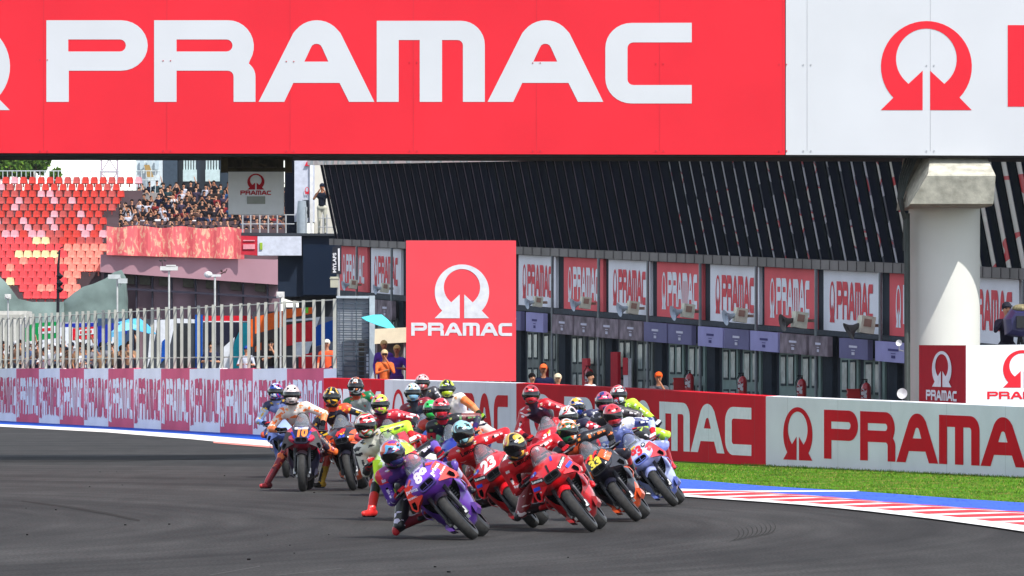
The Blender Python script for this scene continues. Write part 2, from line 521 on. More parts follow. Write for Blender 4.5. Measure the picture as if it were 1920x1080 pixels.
# darker resurfaced band, seams, tyre marks
DK = M((49, 47, 46), 0.75, var=0.12, scale=1.5)
DK2 = M((55, 53, 52), 0.8, var=0.15, scale=3)
gquad("resurfaced_band", [(-60, 857), (200, 856), (400, 853), (560, 850), (560, 856), (400, 861), (200, 866), (-60, 868)], 0.004, DK)
gquad("tar_seam", [(40, 939), (130, 949), (200, 961), (262, 975), (262, 978), (200, 965), (130, 953), (40, 941)], 0.004, DK2)
mb = MB()
for k in range(9):
    if k < 9: cx, cy, rx, ry, a0, a1, w0 = 1352 + 8.5 * k, 1001 - 1.5 * k, 34, 17, -62, 66, .55
    elif k < 14: cx, cy, rx, ry, a0, a1, w0 = 1290 + 6 * (k - 9), 990 + 4 * (k - 9), 60, 24, -40, 50, .5
    else: cx, cy, rx, ry, a0, a1, w0 = 1440 + 30 * (k - 14), 1006 + 3 * (k - 14), 150, 36, -70, 30, .45
    pts = [(cx + rx * math.cos(R(a)), cy + ry * math.sin(R(a))) for a in np.linspace(a0, a1, 22)]
    vs = []
    for i, (x, y) in enumerate(pts):
        wd = w0 * math.sin(math.pi * (i + 0.4) / (len(pts) + 0.2)) + 0.03
        vs += [G(x - wd * 1.5, y - wd / 2, 0.004 + .0004 * k), G(x + wd * 1.5, y + wd / 2, 0.004 + .0004 * k)]
    mb.add(vs, [(2 * i, 2 * i + 1, 2 * i + 3, 2 * i + 2) for i in range(len(pts) - 1)])
for k in range(0):   # long sweeping rubber lines
    y0 = 985 + 9 * k
    pts = [(1250 - 130 * k * 0.4, y0 + 28), (1450, y0 + 12 + k), (1600, y0 - 4 + 2 * k), (1660 + 6 * k, y0 - 16 + 2 * k)]
    vs = []
    for x, y in pts:
        vs += [G(x, y, 0.012), G(x, y + 0.8, 0.012)]
    mb.add(vs, [(2 * i, 2 * i + 1, 2 * i + 3, 2 * i + 2) for i in range(3)])
mb.build("tyre_marks", M((58, 57, 56), 0.8, var=0.3, scale=1.2), origin=(0, 0, 0), kind='structure')
mb = MB()
for a, b3 in (((392, 1079), (487, 1062)), ((520, 1079), (640, 1066))):
    mb.add([G(*a, 0.004), G(*b3, 0.004), G(b3[0] + 1, b3[1] + .5, .004), G(a[0] + 1, a[1] + .7, .004)], [(0, 1, 2, 3)])
mb.build("scratches", M((98, 97, 96), 0.8), origin=(0, 0, 0), kind='structure')
# small debris specks
mb = MB()
for i in range(26):
    p = G(random.uniform(0, 1300), random.uniform(860, 1075)); s = random.uniform(.005, .013)
    mb.box(p + Vector((0, 0, s * .6)), (s * 2, s * 2, s), rot=Matrix.Rotation(random.random() * 3, 3, 'Z'))
mb.build("track_debris", M((24, 24, 25), 0.9), origin=(0, 0, 0), kind='stuff', label="dark rubber crumbs scattered over the grey asphalt", cat="debris")
mb = MB()
for i in range(260):
    Y = random.uniform(70, 92); a_, b_ = kerb_out(Y), blue_out(Y); x = random.uniform(a_ + .02, b_ - .05); s_ = random.uniform(.008, .025)
    mb.add([(x, Y, .010), (x + s_ * 1.6, Y + s_ * .4, .010), (x + s_, Y + s_ * 5, .010), (x - s_ * .4, Y + s_ * 3, .010)], [(0, 1, 2, 3)])
mb.build("rubber_flecks", M((38, 42, 78), 0.8), origin=(0, 0, 0), kind='stuff', label="dark rubber flecks on the blue painted run-off", cat="debris")
# grass blades
mb = MB(); rg = random.Random(3)
def grass_pt():
    while True:
        Y = rg.uniform(66, 122)
        t = np.interp(Y, [104, 107, 121, 130.5, 140], [WALLP[0].x, WALLP[1].x, WALLP[2].x, WALLP[3].x, WALLP[4].x]) if Y > 101.5 else 11.5
        a = blue_out(Y) + .05
        if a < t - .05:
            x = rg.uniform(a, t - .03)
            if rg.random() < (t - a) / 7:
                return x, Y, t
for i in range(42000):
    x, Y, t = grass_pt()
    h = rg.uniform(.012, .038); 
    if rg.random() < 0.12: x = t - rg.uniform(.03, .35); h *= 1.6
    a = rg.uniform(0, 6.28); ww = rg.uniform(.004, .009); lx, ly = rg.uniform(-.03, .03), rg.uniform(-.03, .03)
    mb.add([(x - ww * math.cos(a), Y - ww * math.sin(a), .004), (x + ww * math.cos(a), Y + ww * math.sin(a), .004), (x + lx, Y + ly, h)], [(0, 1, 2)], rg.choice((0, 0, 1, 1, 2)))
me = mb.build("grass", [M((88, 134, 34), .8, var=.45, scale=.5), M((100, 144, 40), .8, var=.45, scale=.5), M((150, 140, 76), .9, var=.2)], origin=(0, 0, 0), kind='stuff', label="short green grass along the foot of the barrier wall", cat="grass")

# ================================================================== LOW BARRIER WALL (right)
WHW = M((228, 230, 236), .7, var=.05, scale=1.2)
RDW = M((212, 24, 42), .65, var=.07, scale=1.2)
INKR = M((206, 20, 36), .65, var=.07, scale=1.2)
INKW = M((238, 239, 243), .7, var=.05)
def wall_at(px):
    """top point of the low wall seen at column px"""
    for a, b3 in zip(WALLP[:-1], WALLP[1:]):
        pa = 960 + F * a.x / a.y; pb = 960 + F * b3.x / b3.y
        if pb <= px <= pa:
            # intersection with the vertical plane through a,b
            t = (px - 960) / F
            s = (a.x - t * a.y) / ((a.x - t * a.y) - (b3.x - t * b3.y))
            return a.lerp(b3, s)
    return WALLP[-1].copy()
lab = {0: ("white barrier section with red ring emblem and lettering, beside the grass at right", "w"),
       1: ("red barrier section with big white letters behind the riders", "r"),
       2: ("white barrier section with red letters below the tall red sign", "w"),
       3: ("red barrier section just right of the fenced pit wall", "r")}
segs = [(2049, 1436, 'w', lab[0][0]), (1436, 968, 'r', lab[1][0]), (968, 721, 'w', lab[2][0]), (721, 607, 'r', lab[3][0])]
for x1, x0, c, lb in segs:
    pts = [wall_at(x0)]
    for p in reversed(WALLP):
        q = 960 + F * p.x / p.y
        if x0 + 4 < q < x1 - 4: pts.append(p.copy())
    pts.append(wall_at(x1))
    mb = MB(); vs = []
    for p in pts:
        vs += [Vector((p.x, p.y, 0)), Vector((p.x, p.y, p.z)), Vector((p.x + .25, p.y + .06, p.z + .01)), Vector((p.x + .25, p.y + .06, 0))]
    nn = len(pts)
    fs = [(4 * i + k, 4 * i + k + 1, 4 * i + 4 + k + 1, 4 * i + 4 + k) for i in range(nn - 1) for k in range(3)] + [(0, 1, 2, 3), (4 * nn - 1, 4 * nn - 2, 4 * nn - 3, 4 * nn - 4)]
    mb.add(vs, fs)
    ob = mb.build("barrier_wall", WHW if c == 'w' else RDW, label=lb, cat="barrier", group="advertising barrier sections along the verge")
    # lettering spread along the polyline by true length
    L = [0.0]
    for a, b3 in zip(pts[:-1], pts[1:]): L.append(L[-1] + math.hypot(b3.x - a.x, b3.y - a.y))
    tot = L[-1]
    if x1 == 2049: tot = tot * 0.985
    def wp(u, v):
        d = max(0, min(u * tot, L[-1] * .9999)); i = max(j for j in range(nn) if L[j] <= d); i = min(i, nn - 2)
        s = (d - L[i]) / (L[i + 1] - L[i]); a, b3 = pts[i], pts[i + 1]
        p = a.lerp(b3, s); dr = (b3 - a); n = Vector((-dr.y, dr.x, 0)).normalized()
        if n.y > 0: n = -n
        return Vector((p.x, p.y, p.z * (1 - v))) + n * .006
    mb = MB(); vs = []
    Dv, Df = DES
    m0 = 105.0 if c == 'w' else 95
    for x, y in Dv:
        u = (x + m0) / (DESIGN_W + m0 * 1.9); v = .165 + (y - 40) / 151 * .69
        if x < 171: v = .14 + (y - 40) / 151 * .685
        vs.append(wp(u, v))
    mb.add(vs, Df)
    mb.build("lettering", INKR if c == 'w' else INKW, parent=ob)
    for k_, u_ in enumerate(np.linspace(.08, .96, 6)):
        mb = MB(); a_, b_ = wp(u_, .0), wp(u_, 1.0); dd_ = (wp(u_ + .001, 0) - a_).normalized() * .006
        o3 = Vector((-.004, -.001, 0)); mb.add([a_ + o3, a_ + dd_ + o3, b_ + dd_ + o3, b_ + o3], [(0, 1, 2, 3)]); mb.build("panel_joint", M((120, 118, 118), .8), parent=ob)

# ================================================================== PIT WALL WITH FENCE (left, far)
def LWx(Y): return -7.4 - .217 * (Y - 183)
def LWY(px):
    t = (px - 960) / F
    return 32.311 / (t + .217)
bnd = [-60, -12, 30.5, 73, 112, 157.5, 203, 251, 302, 355.5, 412.5, 474, 538, 607, 640]
PK = [(196, 80, 92), (190, 70, 96)]
LWW = M((246, 246, 250), .75, var=.06, scale=.6)
LWR = M((228, 106, 132), .75, var=.10, scale=.5)
LIR = M((220, 104, 130), .75, var=.12, scale=.8)
for i in range(len(bnd) - 1):
    a, b3 = bnd[i], bnd[i + 1]
    Ya, Yb = LWY(a), LWY(b3)
    A = Vector((LWx(Ya), Ya, 0)); B = Vector((LWx(Yb), Yb, 0))
    za = CH + (HZ - 692) * Ya / F; zb = CH + (HZ - 690) * Yb / F
    mb = MB(); q = [Vector((A.x, A.y, za)), Vector((B.x, B.y, zb)), B, A]
    mb.hexa(q, Vector((.22, .05, 0)))
    red = (i % 2 == 0)
    last = i == len(bnd) - 2
    ob = mb.build("pit_wall", LWR if red and not last else LWW, cat="wall", group="pit wall sections below the fence",
                  label=("pinkish red section of the pit wall below the fence" if red else "pale white section of the pit wall below the fence"))
    if last: ob["label"] = "plain white end section of the pit wall behind the riders"
    if not last:
        mb = MB()
        put2d(mb, DES, q, -60, DESIGN_W + 60, 40 - 40, 191 + 36, .01, 0, .012)
        mb.build("lettering", LWW if red else LIR, parent=ob)
# fence posts on the wall
fl = empty("fence", (LWx(200), 200, 1.9), "pale vertical slat fence standing on the far pit wall", "fence")
FP = M((176, 176, 166), .6, var=.1, scale=2); FPD = M((96, 100, 104), .6)
Y = 238.0; k = 0
while Y > 169.6:
    zb = CH + 9 * Y / F; px = 960 + F * LWx(Y) / Y
    zt = CH + (HZ - (591 - 31 * max(0, min(px / 620, 1.05)))) * Y / F
    x = LWx(Y) + .1
    mb = MB(); jx = random.uniform(-.03, .03)
    mb.box((x + jx, Y + .15, (zb + zt) / 2), (.088, .10, zt - zb))
    mb.box((x + jx + .0, Y + .52, (zb + zt) / 2 - .04), (.06, .5, zt - zb - .1), 1)  # darker rear piece: the post's shaded side put into the colour
    mb.build("fence_post", [FP, FPD], parent=fl)
    Y -= 1.45
mb = MB()
for fz in (0.35, 1.85):
    mb.tube([(LWx(238) + .1, 238.4, 1.9 + fz), (LWx(169.6) + .1, 170, 1.87 + fz)], .018, 6)
mb.build("fence_rail", FP, parent=fl)

# ================================================================== BRIDGE WITH GIANT BANNER
BY = 125.2
def bz(py): return CH + (HZ - py) * BY / F
def bp(px, py, dy=0.0): return Vector(((px - 960) * BY / F, BY + dy, bz(py)))
BRD = M((220, 48, 60), .6, var=.05, scale=.5, bump=.12); BWH = M((200, 202, 206), .6, var=.03, scale=.6, bump=.10)
CONC = M((176, 176, 170), .85, var=.16, scale=1.6, bump=.4)
CONCD = M((190, 187, 172), .9, var=.26, scale=5.0, bump=.5)
br = empty("bridge", (0, 128, 0), "track bridge carried on a round white column at right", "bridge")
mb = MB()
mb.hexa([bp(-700, -230, .35), bp(2750, -230, .35), bp(2750, 288, .35), bp(-700, 282, .35)], (0, 5.0, 0))
mb.build("deck", M((92, 92, 92), .8, var=.15), parent=br)
mb = MB(); mb.hexa([bp(-700, 284, .1), bp(2750, 290, .1), bp(2750, 297, .1), bp(-700, 290, .1)], (0, .6, 0))
mb.build("dark_underside", M((60, 60, 62), .7), parent=br)  # dark strip standing in for the shaded underside of the bridge
ccx = (1770.5 - 960) * 127.1 / F; cr = .708
mb = MB(); mb.lathe((ccx, 127.1, 0), (0, 0, 1), [(-.1, 0.01), (-.1, cr), (5.15, cr), (5.15, .01)], 64)
mb.build("column", M((214, 214, 206), .8, var=.03, scale=1.2, bump=.12), parent=br, smooth=40)
# chamfered column head
def prof(xs0, xs1):
    return None
mb = MB()
hx = lambda px: (px - 960) * 125.3 / F
sec = [(125.75, 6.06, 1748, 1850), (124.80, 5.64, 1737, 1862), (124.78, 5.60, 1735, 1863), (124.95, 5.06, 1704, 1860), (125.1, 5.02, 1703, 1858), (128.6, 5.02, 1700, 1840), (128.6, 6.06, 1712, 1850)]
vs = [(hx(a[2]), a[0], a[1]) for a in sec] + [(hx(a[3]), a[0], a[1]) for a in sec]
n = len(sec)
mb.add(vs, [tuple(range(n)), tuple(range(2 * n - 1, n - 1, -1))] + [(i, (i + 1) % n, n + (i + 1) % n, n + i) for i in range(n)])
mb.build("column_head", CONCD, parent=br)
mb = MB()   # bracket and ducting left of the head
for k in range(5):
    mb.tube([W(1722 - 5 * k, 288, 126.2 + .1 * k), W(1704 - 4 * k, 330, 126.1 + .1 * k), W(1692 - 2 * k, 372, 126.1 + .1 * k), W(1694 - k, 395, 126.3), W(1699 - k, 412, 126.5), W(1699 - k, 470, 126.6)], .022, 6)
mb.tube([W(1699, 400, 126.5), W(1700, 760, 126.5)], .045, 8)
mb.tube([W(1704, 400, 126.6), W(1705, 760, 126.6)], .025, 6)
mb.build("drain_pipe", M((74, 80, 78), .5), parent=br)
mb = MB()
mb.hexa([W(1712, 288, 126.4), W(1752, 288, 126.4), W(1722, 360, 126.4), W(1696, 378, 126.4)], (0, 1.5, 0), 0)
mb.hexa([W(1738, 326, 125.9), W(1744, 330, 125.9), W(1716, 372, 125.9), W(1708, 362, 125.9)], (0, .3, 0), 1)
mb.build("duct_bracket", [M((110, 106, 96), .8, var=.3), CONC], parent=br)
# other end support, outside the frame
mb = MB(); mb.lathe((-14.5, 127.1, 0), (0, 0, 1), [(-.1, 0.01), (-.1, cr), (6.2, cr), (6.2, .01)], 32)
mb.build("column", M((214, 214, 206), .8, var=.03, scale=1.2), parent=br, smooth=40)

def bigbanner(x0, x1, y0, yb0, yb1, mat, ink, geos, lb):
    mb = MB(); q = [bp(x0, y0), bp(x1, y0), bp(x1, yb1), bp(x0, yb0)]
    mb.hexa(q, (0, .3, 0))
    o = mb.build("advertising_banner", mat, label=lb, cat="banner", group="giant banners on the bridge")
    mb = MB()
    for g, dx in geos:
        vs = [bp(x + dx, y, -.006) for x, y in g[0]]
        mb.add(vs, g[1])
    mb.build("lettering", ink, parent=o)
    mb = MB()
    xx = x0 + 40
    while xx < x1:
        if 0 < xx < 1920:
            mb.box(bp(xx, 41, -.003), (.006, .004, 5.05))
            for dd in (-7, 7): mb.box(bp(xx + dd, 112 + .006 * xx, -.012), (.02, .01, .02))
            for dd in (-7, 7): mb.box(bp(xx + dd, 283, -.012), (.025, .01, .025))
        xx += 231
    if mb.v: mb.build("panel_seam", M((190, 60, 70) if ink is BWH else (170, 172, 176), .8), parent=o)
    return o
o_left = [(OMEGA, -1803 - 0)]
bigbanner(-420, 1472, -200, 286, 290.2, BRD, BWH, [(WORD, 0), (OMEGA, -1803.5)], "giant red bridge banner with huge white letters")
bigbanner(1473.5, 2600, -200, 290.3, 294, BWH, BRD, [(OMEGA, 0), (([(x - 87 + 1889.5, y + 9) for x, y in WORD[0]], WORD[1]), 0)], "giant white bridge banner with red ring emblem, at right")
# start gantry sign hanging below the bridge
g0 = 128.2
st = empty("hanging_sign", W(480, 402, g0), "square white sign with red ring emblem hanging under the bridge", "sign")
mb = MB(); q = [W(428, 322, g0), W(531.5, 322, g0), W(531.5, 402, g0), W(428, 402, g0)]
mb.hexa(q, (0, .35, 0)); mb.build("sign_box", M((224, 226, 230), .6, var=.04), parent=st)
mb = MB()
put2d(mb, OMEGA, sub(q, .345, .655, .045, .42), 1651.4, 1822, 39.7, 207, .01)
put2d(mb, WORD, sub(q, .22, .775, .44, .545), 87, 1297, 38, 194, .01)
mb.build("lettering", M((178, 34, 48), .6), parent=st)
mb = MB(); q2 = sub(q, .34, .67, .575, .755); mb.hexa([p - Vector((0, .02, 0)) for p in q2], (0, .015, 0))
mb.build("display_window", M((132, 136, 128), .4), parent=st)
mb = MB()
fr = M((84, 76, 58), .7, var=.3)
mb.tube([W(424, 318, g0 + .1), W(539, 318, g0 + .1)], .045, 8); mb.tube([W(424, 296, g0 + .1), W(539, 296, g0 + .1)], .03, 8)
for x in (421, 541): mb.box(W(x, 304, g0 + .1), (.14, .2, .42))
for x in (441, 455, 472, 494, 521): mb.box(W(x, 308, g0 + .1), (.03, .03, .3))
mb.tube([W(455, 290, g0 - .1), W(470, 301, g0 - .1), W(500, 311, g0 - .1)], .018, 6)
mb.box(W(480, 306, g0 + .8), (1.1, .5, .16))
mb.build("support_frame", fr, parent=st)

# ================================================================== PIT BUILDING
FA, FB = 48.1, .2299
nrm = Vector((-1, -FB, 0)).normalized()
def fY(px): return FA / ((px - 960) / F + FB)
def zline(px, ya, yb):
    Ya, Yb = 234.0, 157.0
    za = CH + (HZ - ya) * Ya / F; zb = CH + (HZ - yb) * Yb / F
    return zb + (fY(px) - Yb) / (Ya - Yb) * (za - zb)
def fp(px, z, off=0.0):
    Y = fY(px); return Vector((FA - FB * Y, Y, z)) + nrm * off
def fquad(x0, x1, top, bot, off):
    """top/bot = (ya, yb) pixel rows at the two reference columns, or a constant z"""
    zt = [zline(x, *top) if isinstance(top, tuple) else top for x in (x0, x1)]
    zb = [zline(x, *bot) if isinstance(bot, tuple) else bot for x in (x0, x1)]
    return [fp(x0, zt[0], off), fp(x1, zt[1], off), fp(x1, zb[1], off), fp(x0, zb[0], off)]
pb = empty("pit_building", fp(1300, 0), "long dark pit building with slanted louvres, garage doors and roof edge", "building")
X0, X1 = 636, 2080
DKW = M((54, 60, 68), .7, var=.12, scale=.8)
mb = MB(); mb.hexa(fquad(X0, X1, (449, 500), -.2, 0), -nrm * 12); mb.build("wall", DKW, parent=pb)
mb = MB(); mb.hexa(fquad(X0 - 3, X1, (449, 501), (461, 521), .32), -nrm * .315)
for xb in range(642, 2080, 17):
    q = fquad(xb, xb + .35, (449.3, 501.3), (460.8, 520.8), .335); mb.hexa(q, -nrm * .01, 1)
mb.build("beam", [M((98, 92, 92), .5, var=.35, scale=.5), M((60, 58, 60), .6)], parent=pb)
# louvre field leaning out at the top
LV = M((8, 17, 33), .85, var=.2, scale=.3); LV2 = M((13, 23, 28), .85)
def lq(x0, x1, off0, off1):
    zt = [zline(x, 309, 286) for x in (x0, x1)]; zb = [zline(x, 449.5, 501.3) for x in (x0, x1)]
    return [fp(x0, zt[0], off1), fp(x1, zt[1], off1), fp(x1, zb[1], off0), fp(x0, zb[0], off0)]
mb = MB(); mb.hexa(lq(X0, X1, .03, .60), -nrm * 1.2 ); mb.build("louvre_wall", LV, parent=pb)
S0 = fY(632); k = 0; Yc = S0 - .3
FD = M((112, 98, 110), .35, var=.5, scale=1.2)
FB1 = ramp_mat([(70, 74, 84), (196, 196, 200), (120, 116, 130), (190, 60, 70), (214, 212, 204)], .5, .2, .4, .2, (1, 1, 2.2), [0, .40, .55, .575, .60], detail=1)  # banner reflections painted in as colour blotches along the fin strips
FB2 = ramp_mat([(222, 222, 208), (214, 212, 200), (206, 62, 68), (222, 218, 208), (90, 96, 140)], .35, .2, .4, .2, (.3, .3, 2.2), [0, .4, .55, .59, .72], detail=1, seed=3.0)
while Yc > 148.5 and k < 100:
    px = 960 + F * (FA - FB * Yc) / Yc
    x1 = 960 + F * (FA - FB * (Yc - .04)) / (Yc - .04)
    wpx = np.interp(px, [620, 1250, 1300, 1500, 1690, 1840, 1920], [.8, .9, 1.3, 2.3, 3.2, 7.0, 9.0])
    q = lq(px, px + wpx, .05, .62)
    mb = MB(); mb.hexa(q, -nrm * .015)
    # dark blade edge standing proud to its left
    q2 = lq(px - wpx * .9 - 1.5, px - .1, .09, .66)
    mb.hexa(q2, -nrm * .055, 1)
    mb.build("louvre_fin", [FD if px < 1285 else (FB1 if px < 1700 else FB2), LV2 if px > 950 else LV], parent=pb)
    Yc -= 1.17; k += 1
mb = MB()
mb.hexa(fquad(X0 - 14, X1, (298, 276), (309, 287), .92), -nrm * 1.6)
mb.build("roof_trim", ramp_mat([(150, 110, 112), (176, 150, 146), (120, 120, 136), (70, 66, 70), (190, 140, 138)], .6, .4, .4, .1, (1, 1, 1), [0, .42, .48, .54, .6]), parent=pb)  # pinkish reflections painted into the trim as colour patches
mb = MB(); mb.hexa(fquad(X0 - 14, X1, (283, 258), (298, 275.8), .7), -nrm * 12)
mb.build("roof", M((66, 62, 64), .7, var=.2), parent=pb)
# lower storey: pilasters, doors, fascia
PIL = M((38, 48, 58), .65, var=.15); DOOR = M((112, 136, 130), .55, var=.12, scale=2); PANE = M((150, 168, 164), .25, var=.3, scale=3)
mb = MB(); mb.hexa(fquad(X0, X1, (546.5, 646.5), (557, 655), .12), -nrm * .115); mb.build("fascia", M((70, 76, 84), .6, var=.15), parent=pb)
Yc = fY(975) + 42; bay = 0
while Yc > 150:
    def pxy(Yv): return 960 + F * (FA - FB * Yv) / Yv
    a, b3 = pxy(Yc), pxy(Yc - .75)
    if a < 641:
        Yc -= 6.0; continue
    mb = MB(); mb.hexa(fquad(a, b3, (557.5, 655.5), -.1, .14), -nrm * .135); mb.build("pilaster", PIL, parent=pb)
    mb = MB(); mb.tube([fp(a - 1, zline(a, 461, 521), .36), fp(a - 1, 0, .36)], .045, 8); mb.build("downpipe", M((110, 118, 122), .4), parent=pb)
    for d0, d1 in ((1.25, 2.95), (3.45, 5.35)):
        a, b3 = pxy(Yc - d0), pxy(Yc - d1)
        mb = MB(); mb.hexa(fquad(a, b3, (590, 692), 0, .06), -nrm * .055)
        far = a < 1230
        dd = mb.build("garage_door", DOOR if not far else M((120, 128, 124), .6, var=.3, scale=1.5), parent=pb)
        zt = zline(a, 590, 692)
        mb = MB()
        for r in range(3):
            for c in range(2):
                t0 = d0 + (d1 - d0) * (.12 + .46 * c); t1 = t0 + (d1 - d0) * .3
                z1 = zt - .12 - 1.12 * r; z0 = z1 - .85
                if z0 < .2: continue
                aa, bb = pxy(Yc - t0), pxy(Yc - t1)
                mb.hexa([fp(aa, z1, .085), fp(bb, z1, .085), fp(bb, z0, .085), fp(aa, z0, .085)], -nrm * .02)
                mb.hexa([fp(aa + .8, z1 - .06, .09), fp(bb - .4, z1 - .06, .09), fp(bb - .4, z0 + .06, .09), fp(aa + .8, z0 + .06, .09)], -nrm * .004, 1)
        if mb.v: mb.build("door_pane", [M((48, 60, 64), .6), PANE], parent=dd)
    Yc -= 6.0; bay += 1

# facade boards
RD_F = M((232, 104, 110), .6, var=.06, scale=.7); WH_F = M((236, 238, 244), .6, var=.05, scale=.7)
fr_black = M((40, 44, 50), .6)
boards = [(642, 694, 'r'), (701, 757, 'w'), (763, 822, 'r'), (830, 892, 'w'), (900, 970, 'r'), (978, 1048, 'w'), (1063, 1137, 'r'), (1147, 1225, 'w'), (1238, 1323, 'r'), (1338, 1430, 'w'), (1440, 1535, 'r'), (1551, 1655, 'w'), (1675, 1783, 'r'), (1798, 1918, 'w'), (1932, 2060, 'r')]
blab = {642: "small red lettered board at the far left, beside the black vertical sign", 701: "white lettered board on the pit building just left of the tall red sign",
        978: "white lettered board on the pit building just right of the tall red sign", 1063: "red lettered board second to the right of the tall red sign",
        1147: "white lettered board third to the right of the tall red sign", 1238: "red lettered board fourth to the right of the tall red sign",
        1338: "white lettered board left of the last fully visible red board", 1440: "last fully visible red lettered board left of the bridge column",
        1551: "large white lettered board nearest the left of the bridge column", 1675: "red lettered board partly hidden by the bridge column",
        1798: "white lettered board behind the camera operator, right of the bridge column"}
for a, b3, c in boards:
    if 757 < a < 975: continue
    q = fquad(a, b3, (462.5, 522.3), (546, 645.5), .10)
    mb = MB(); mb.hexa(q, -nrm * .095)
    o = mb.build("advertising_board", RD_F if c == 'r' else WH_F, label=blab.get(a, "red lettered board at the right end of the pit building"), cat="advertising board", group="lettered boards above the garages")
    mb = MB(); put2d(mb, DES, q, -220, DESIGN_W + 190, -5, 240, .012, 0, 0); mb.build("lettering", M((222, 90, 98), .6) if c == 'w' else WH_F, parent=o)
# garage number signs
PU = M((112, 110, 146), .6, var=.1, scale=1); PL = M((160, 157, 204), .6, var=.1, scale=1); PG = M((132, 120, 128), .6, var=.4, scale=2.5)
signs = [(705, 728, PG), (729.5, 757, PG), (978, 1000, PU), (1010, 1043, PL), (1059, 1098, PG), (1100.5, 1139, PG), (1142, 1184, PG), (1187, 1229, PG), (1233, 1276, PU), (1279, 1323, PU), (1335, 1382, PL), (1385, 1431, PU), (1434, 1486, PL), (1490, 1540, PG), (1545, 1580, PG), (1602, 1656, PU), (1670, 1740, PL), (1790, 1835, PU)]
for i, (a, b3, m) in enumerate(signs):
    q = fquad(a, b3, (557.5, 656), (592, 694), .42)
    mb = MB(); mb.hexa(q, -nrm * .14)
    nm = {id(PU): "dark violet", id(PL): "pale violet", id(PG): "brownish grey"}[id(m)]
    near = ["left of the tall red sign, farther of two", "left of the tall red sign, nearer of two"][i] if i < 2 else "%s from the tall red sign rightwards" % ["first", "second", "third", "fourth", "fifth", "sixth", "seventh", "eighth", "ninth", "tenth", "eleventh", "twelfth", "thirteenth", "fourteenth", "fifteenth", "sixteenth"][i - 2]
    o = mb.build("garage_sign", m, label="%s garage team sign, %s" % (nm, near), cat="sign", group="small team signs above the garage doors")
    mb = MB()
    for (u0, u1, v0, v1) in ((.36, .64, .33, .44), (.44, .56, .55, .58), (.45, .55, .66, .80)):
        qq = sub(q, u0, u1, v0, v1); mb.hexa([p + nrm * .012 for p in qq], -nrm * .008)
    mb.build("sign_print", M((210, 208, 224), .6) if m is not PL else M((70, 66, 120), .6), parent=o)
for k_, (a, b3, ya, yb, col, lb) in enumerate([(1166, 1179, 660, 726, (176, 30, 46), "tall narrow red board standing in a garage opening"), (1190, 1199, 672, 724, (214, 212, 216), "narrow white board with red top in a garage opening"), (1112, 1122, 672, 722, (196, 60, 70), "narrow red panel in the farther garage opening")]):
    Y = fY(a); z1 = CH + (HZ - ya) * Y / F
    mb = MB(); mb.hexa([fp(a, z1, .35), fp(b3, z1, .35), fp(b3, 0, .35), fp(a, 0, .35)], -nrm * .1)
    if k_ == 1: mb.hexa([fp(a, z1 + .02, .37), fp(b3, z1 + .02, .37), fp(b3, z1 - .5, .37), fp(a, z1 - .5, .37)], -nrm * .015, 1)
    mb.build("standing_board", [M(col, .6), M((180, 34, 50), .6)], label=lb, cat="board")
# loudspeakers on brackets
hornlab = ["first loudspeaker horn right of the tall red sign", "second loudspeaker horn right of the tall red sign", "third loudspeaker horn right of the tall red sign",
           "grey loudspeaker horn in the middle of the facade", "grey loudspeaker horn under the fourth white board", "dark loudspeaker horn left of the largest white board", "dark loudspeaker horn nearest the bridge column",
           "pale loudspeaker on the farthest red board", "pale loudspeaker on the farthest white board"]
for i, (px, py, s) in enumerate([(1040, 566, .9), (1130, 568, 1.0), (1220, 577, 1.05), (1324, 583, 1.1), (1424, 591, 1.1), (1536, 600, 1.2), (1662, 609, 1.25), (690, 533, .9), (750, 540, .9)]):
    Y = fY(px); p = fp(px, CH + (HZ - py) * Y / F, .55)
    e = empty("loudspeaker", p, hornlab[i], "loudspeaker", "loudspeakers mounted along the facade")
    rot = Matrix.Rotation(R(12), 3, 'Z') @ Matrix.Rotation(R(8), 3, 'Y')
    mb = MB(); mb.box(p, (.30 * s, .34 * s, .36 * s), 0, rot); mb.box(p + Vector((.24 * s, .1, -.02)), (.2 * s, .08, .08), 1)
    mb.box(p + Vector((.03, -.175 * s, .05)), (.16 * s, .02, .16 * s), 1, rot)
    mb.build("driver_box", [M((232, 228, 206), .6, var=.12), M((176, 140, 124), .6)], parent=e)
    mb = MB(); ax = Vector((-1, -.35, -.25)).normalized() if i != 6 else Vector((-1, -.2, -.6)).normalized()
    mb.lathe(p + Vector((-.14 * s, 0, 0)), ax, [(0, .05 * s), (.12 * s, .07 * s), (.2 * s, .12 * s), (.27 * s, .20 * s), (.275 * s, .205 * s), (.24 * s, .10 * s), (.1 * s, .03 * s), (.1 * s, .003)], 20)
    mb.build("horn", M((186, 198, 212) if i < 5 or i > 6 else (92, 90, 90), .5, var=.1), parent=e, smooth=40)
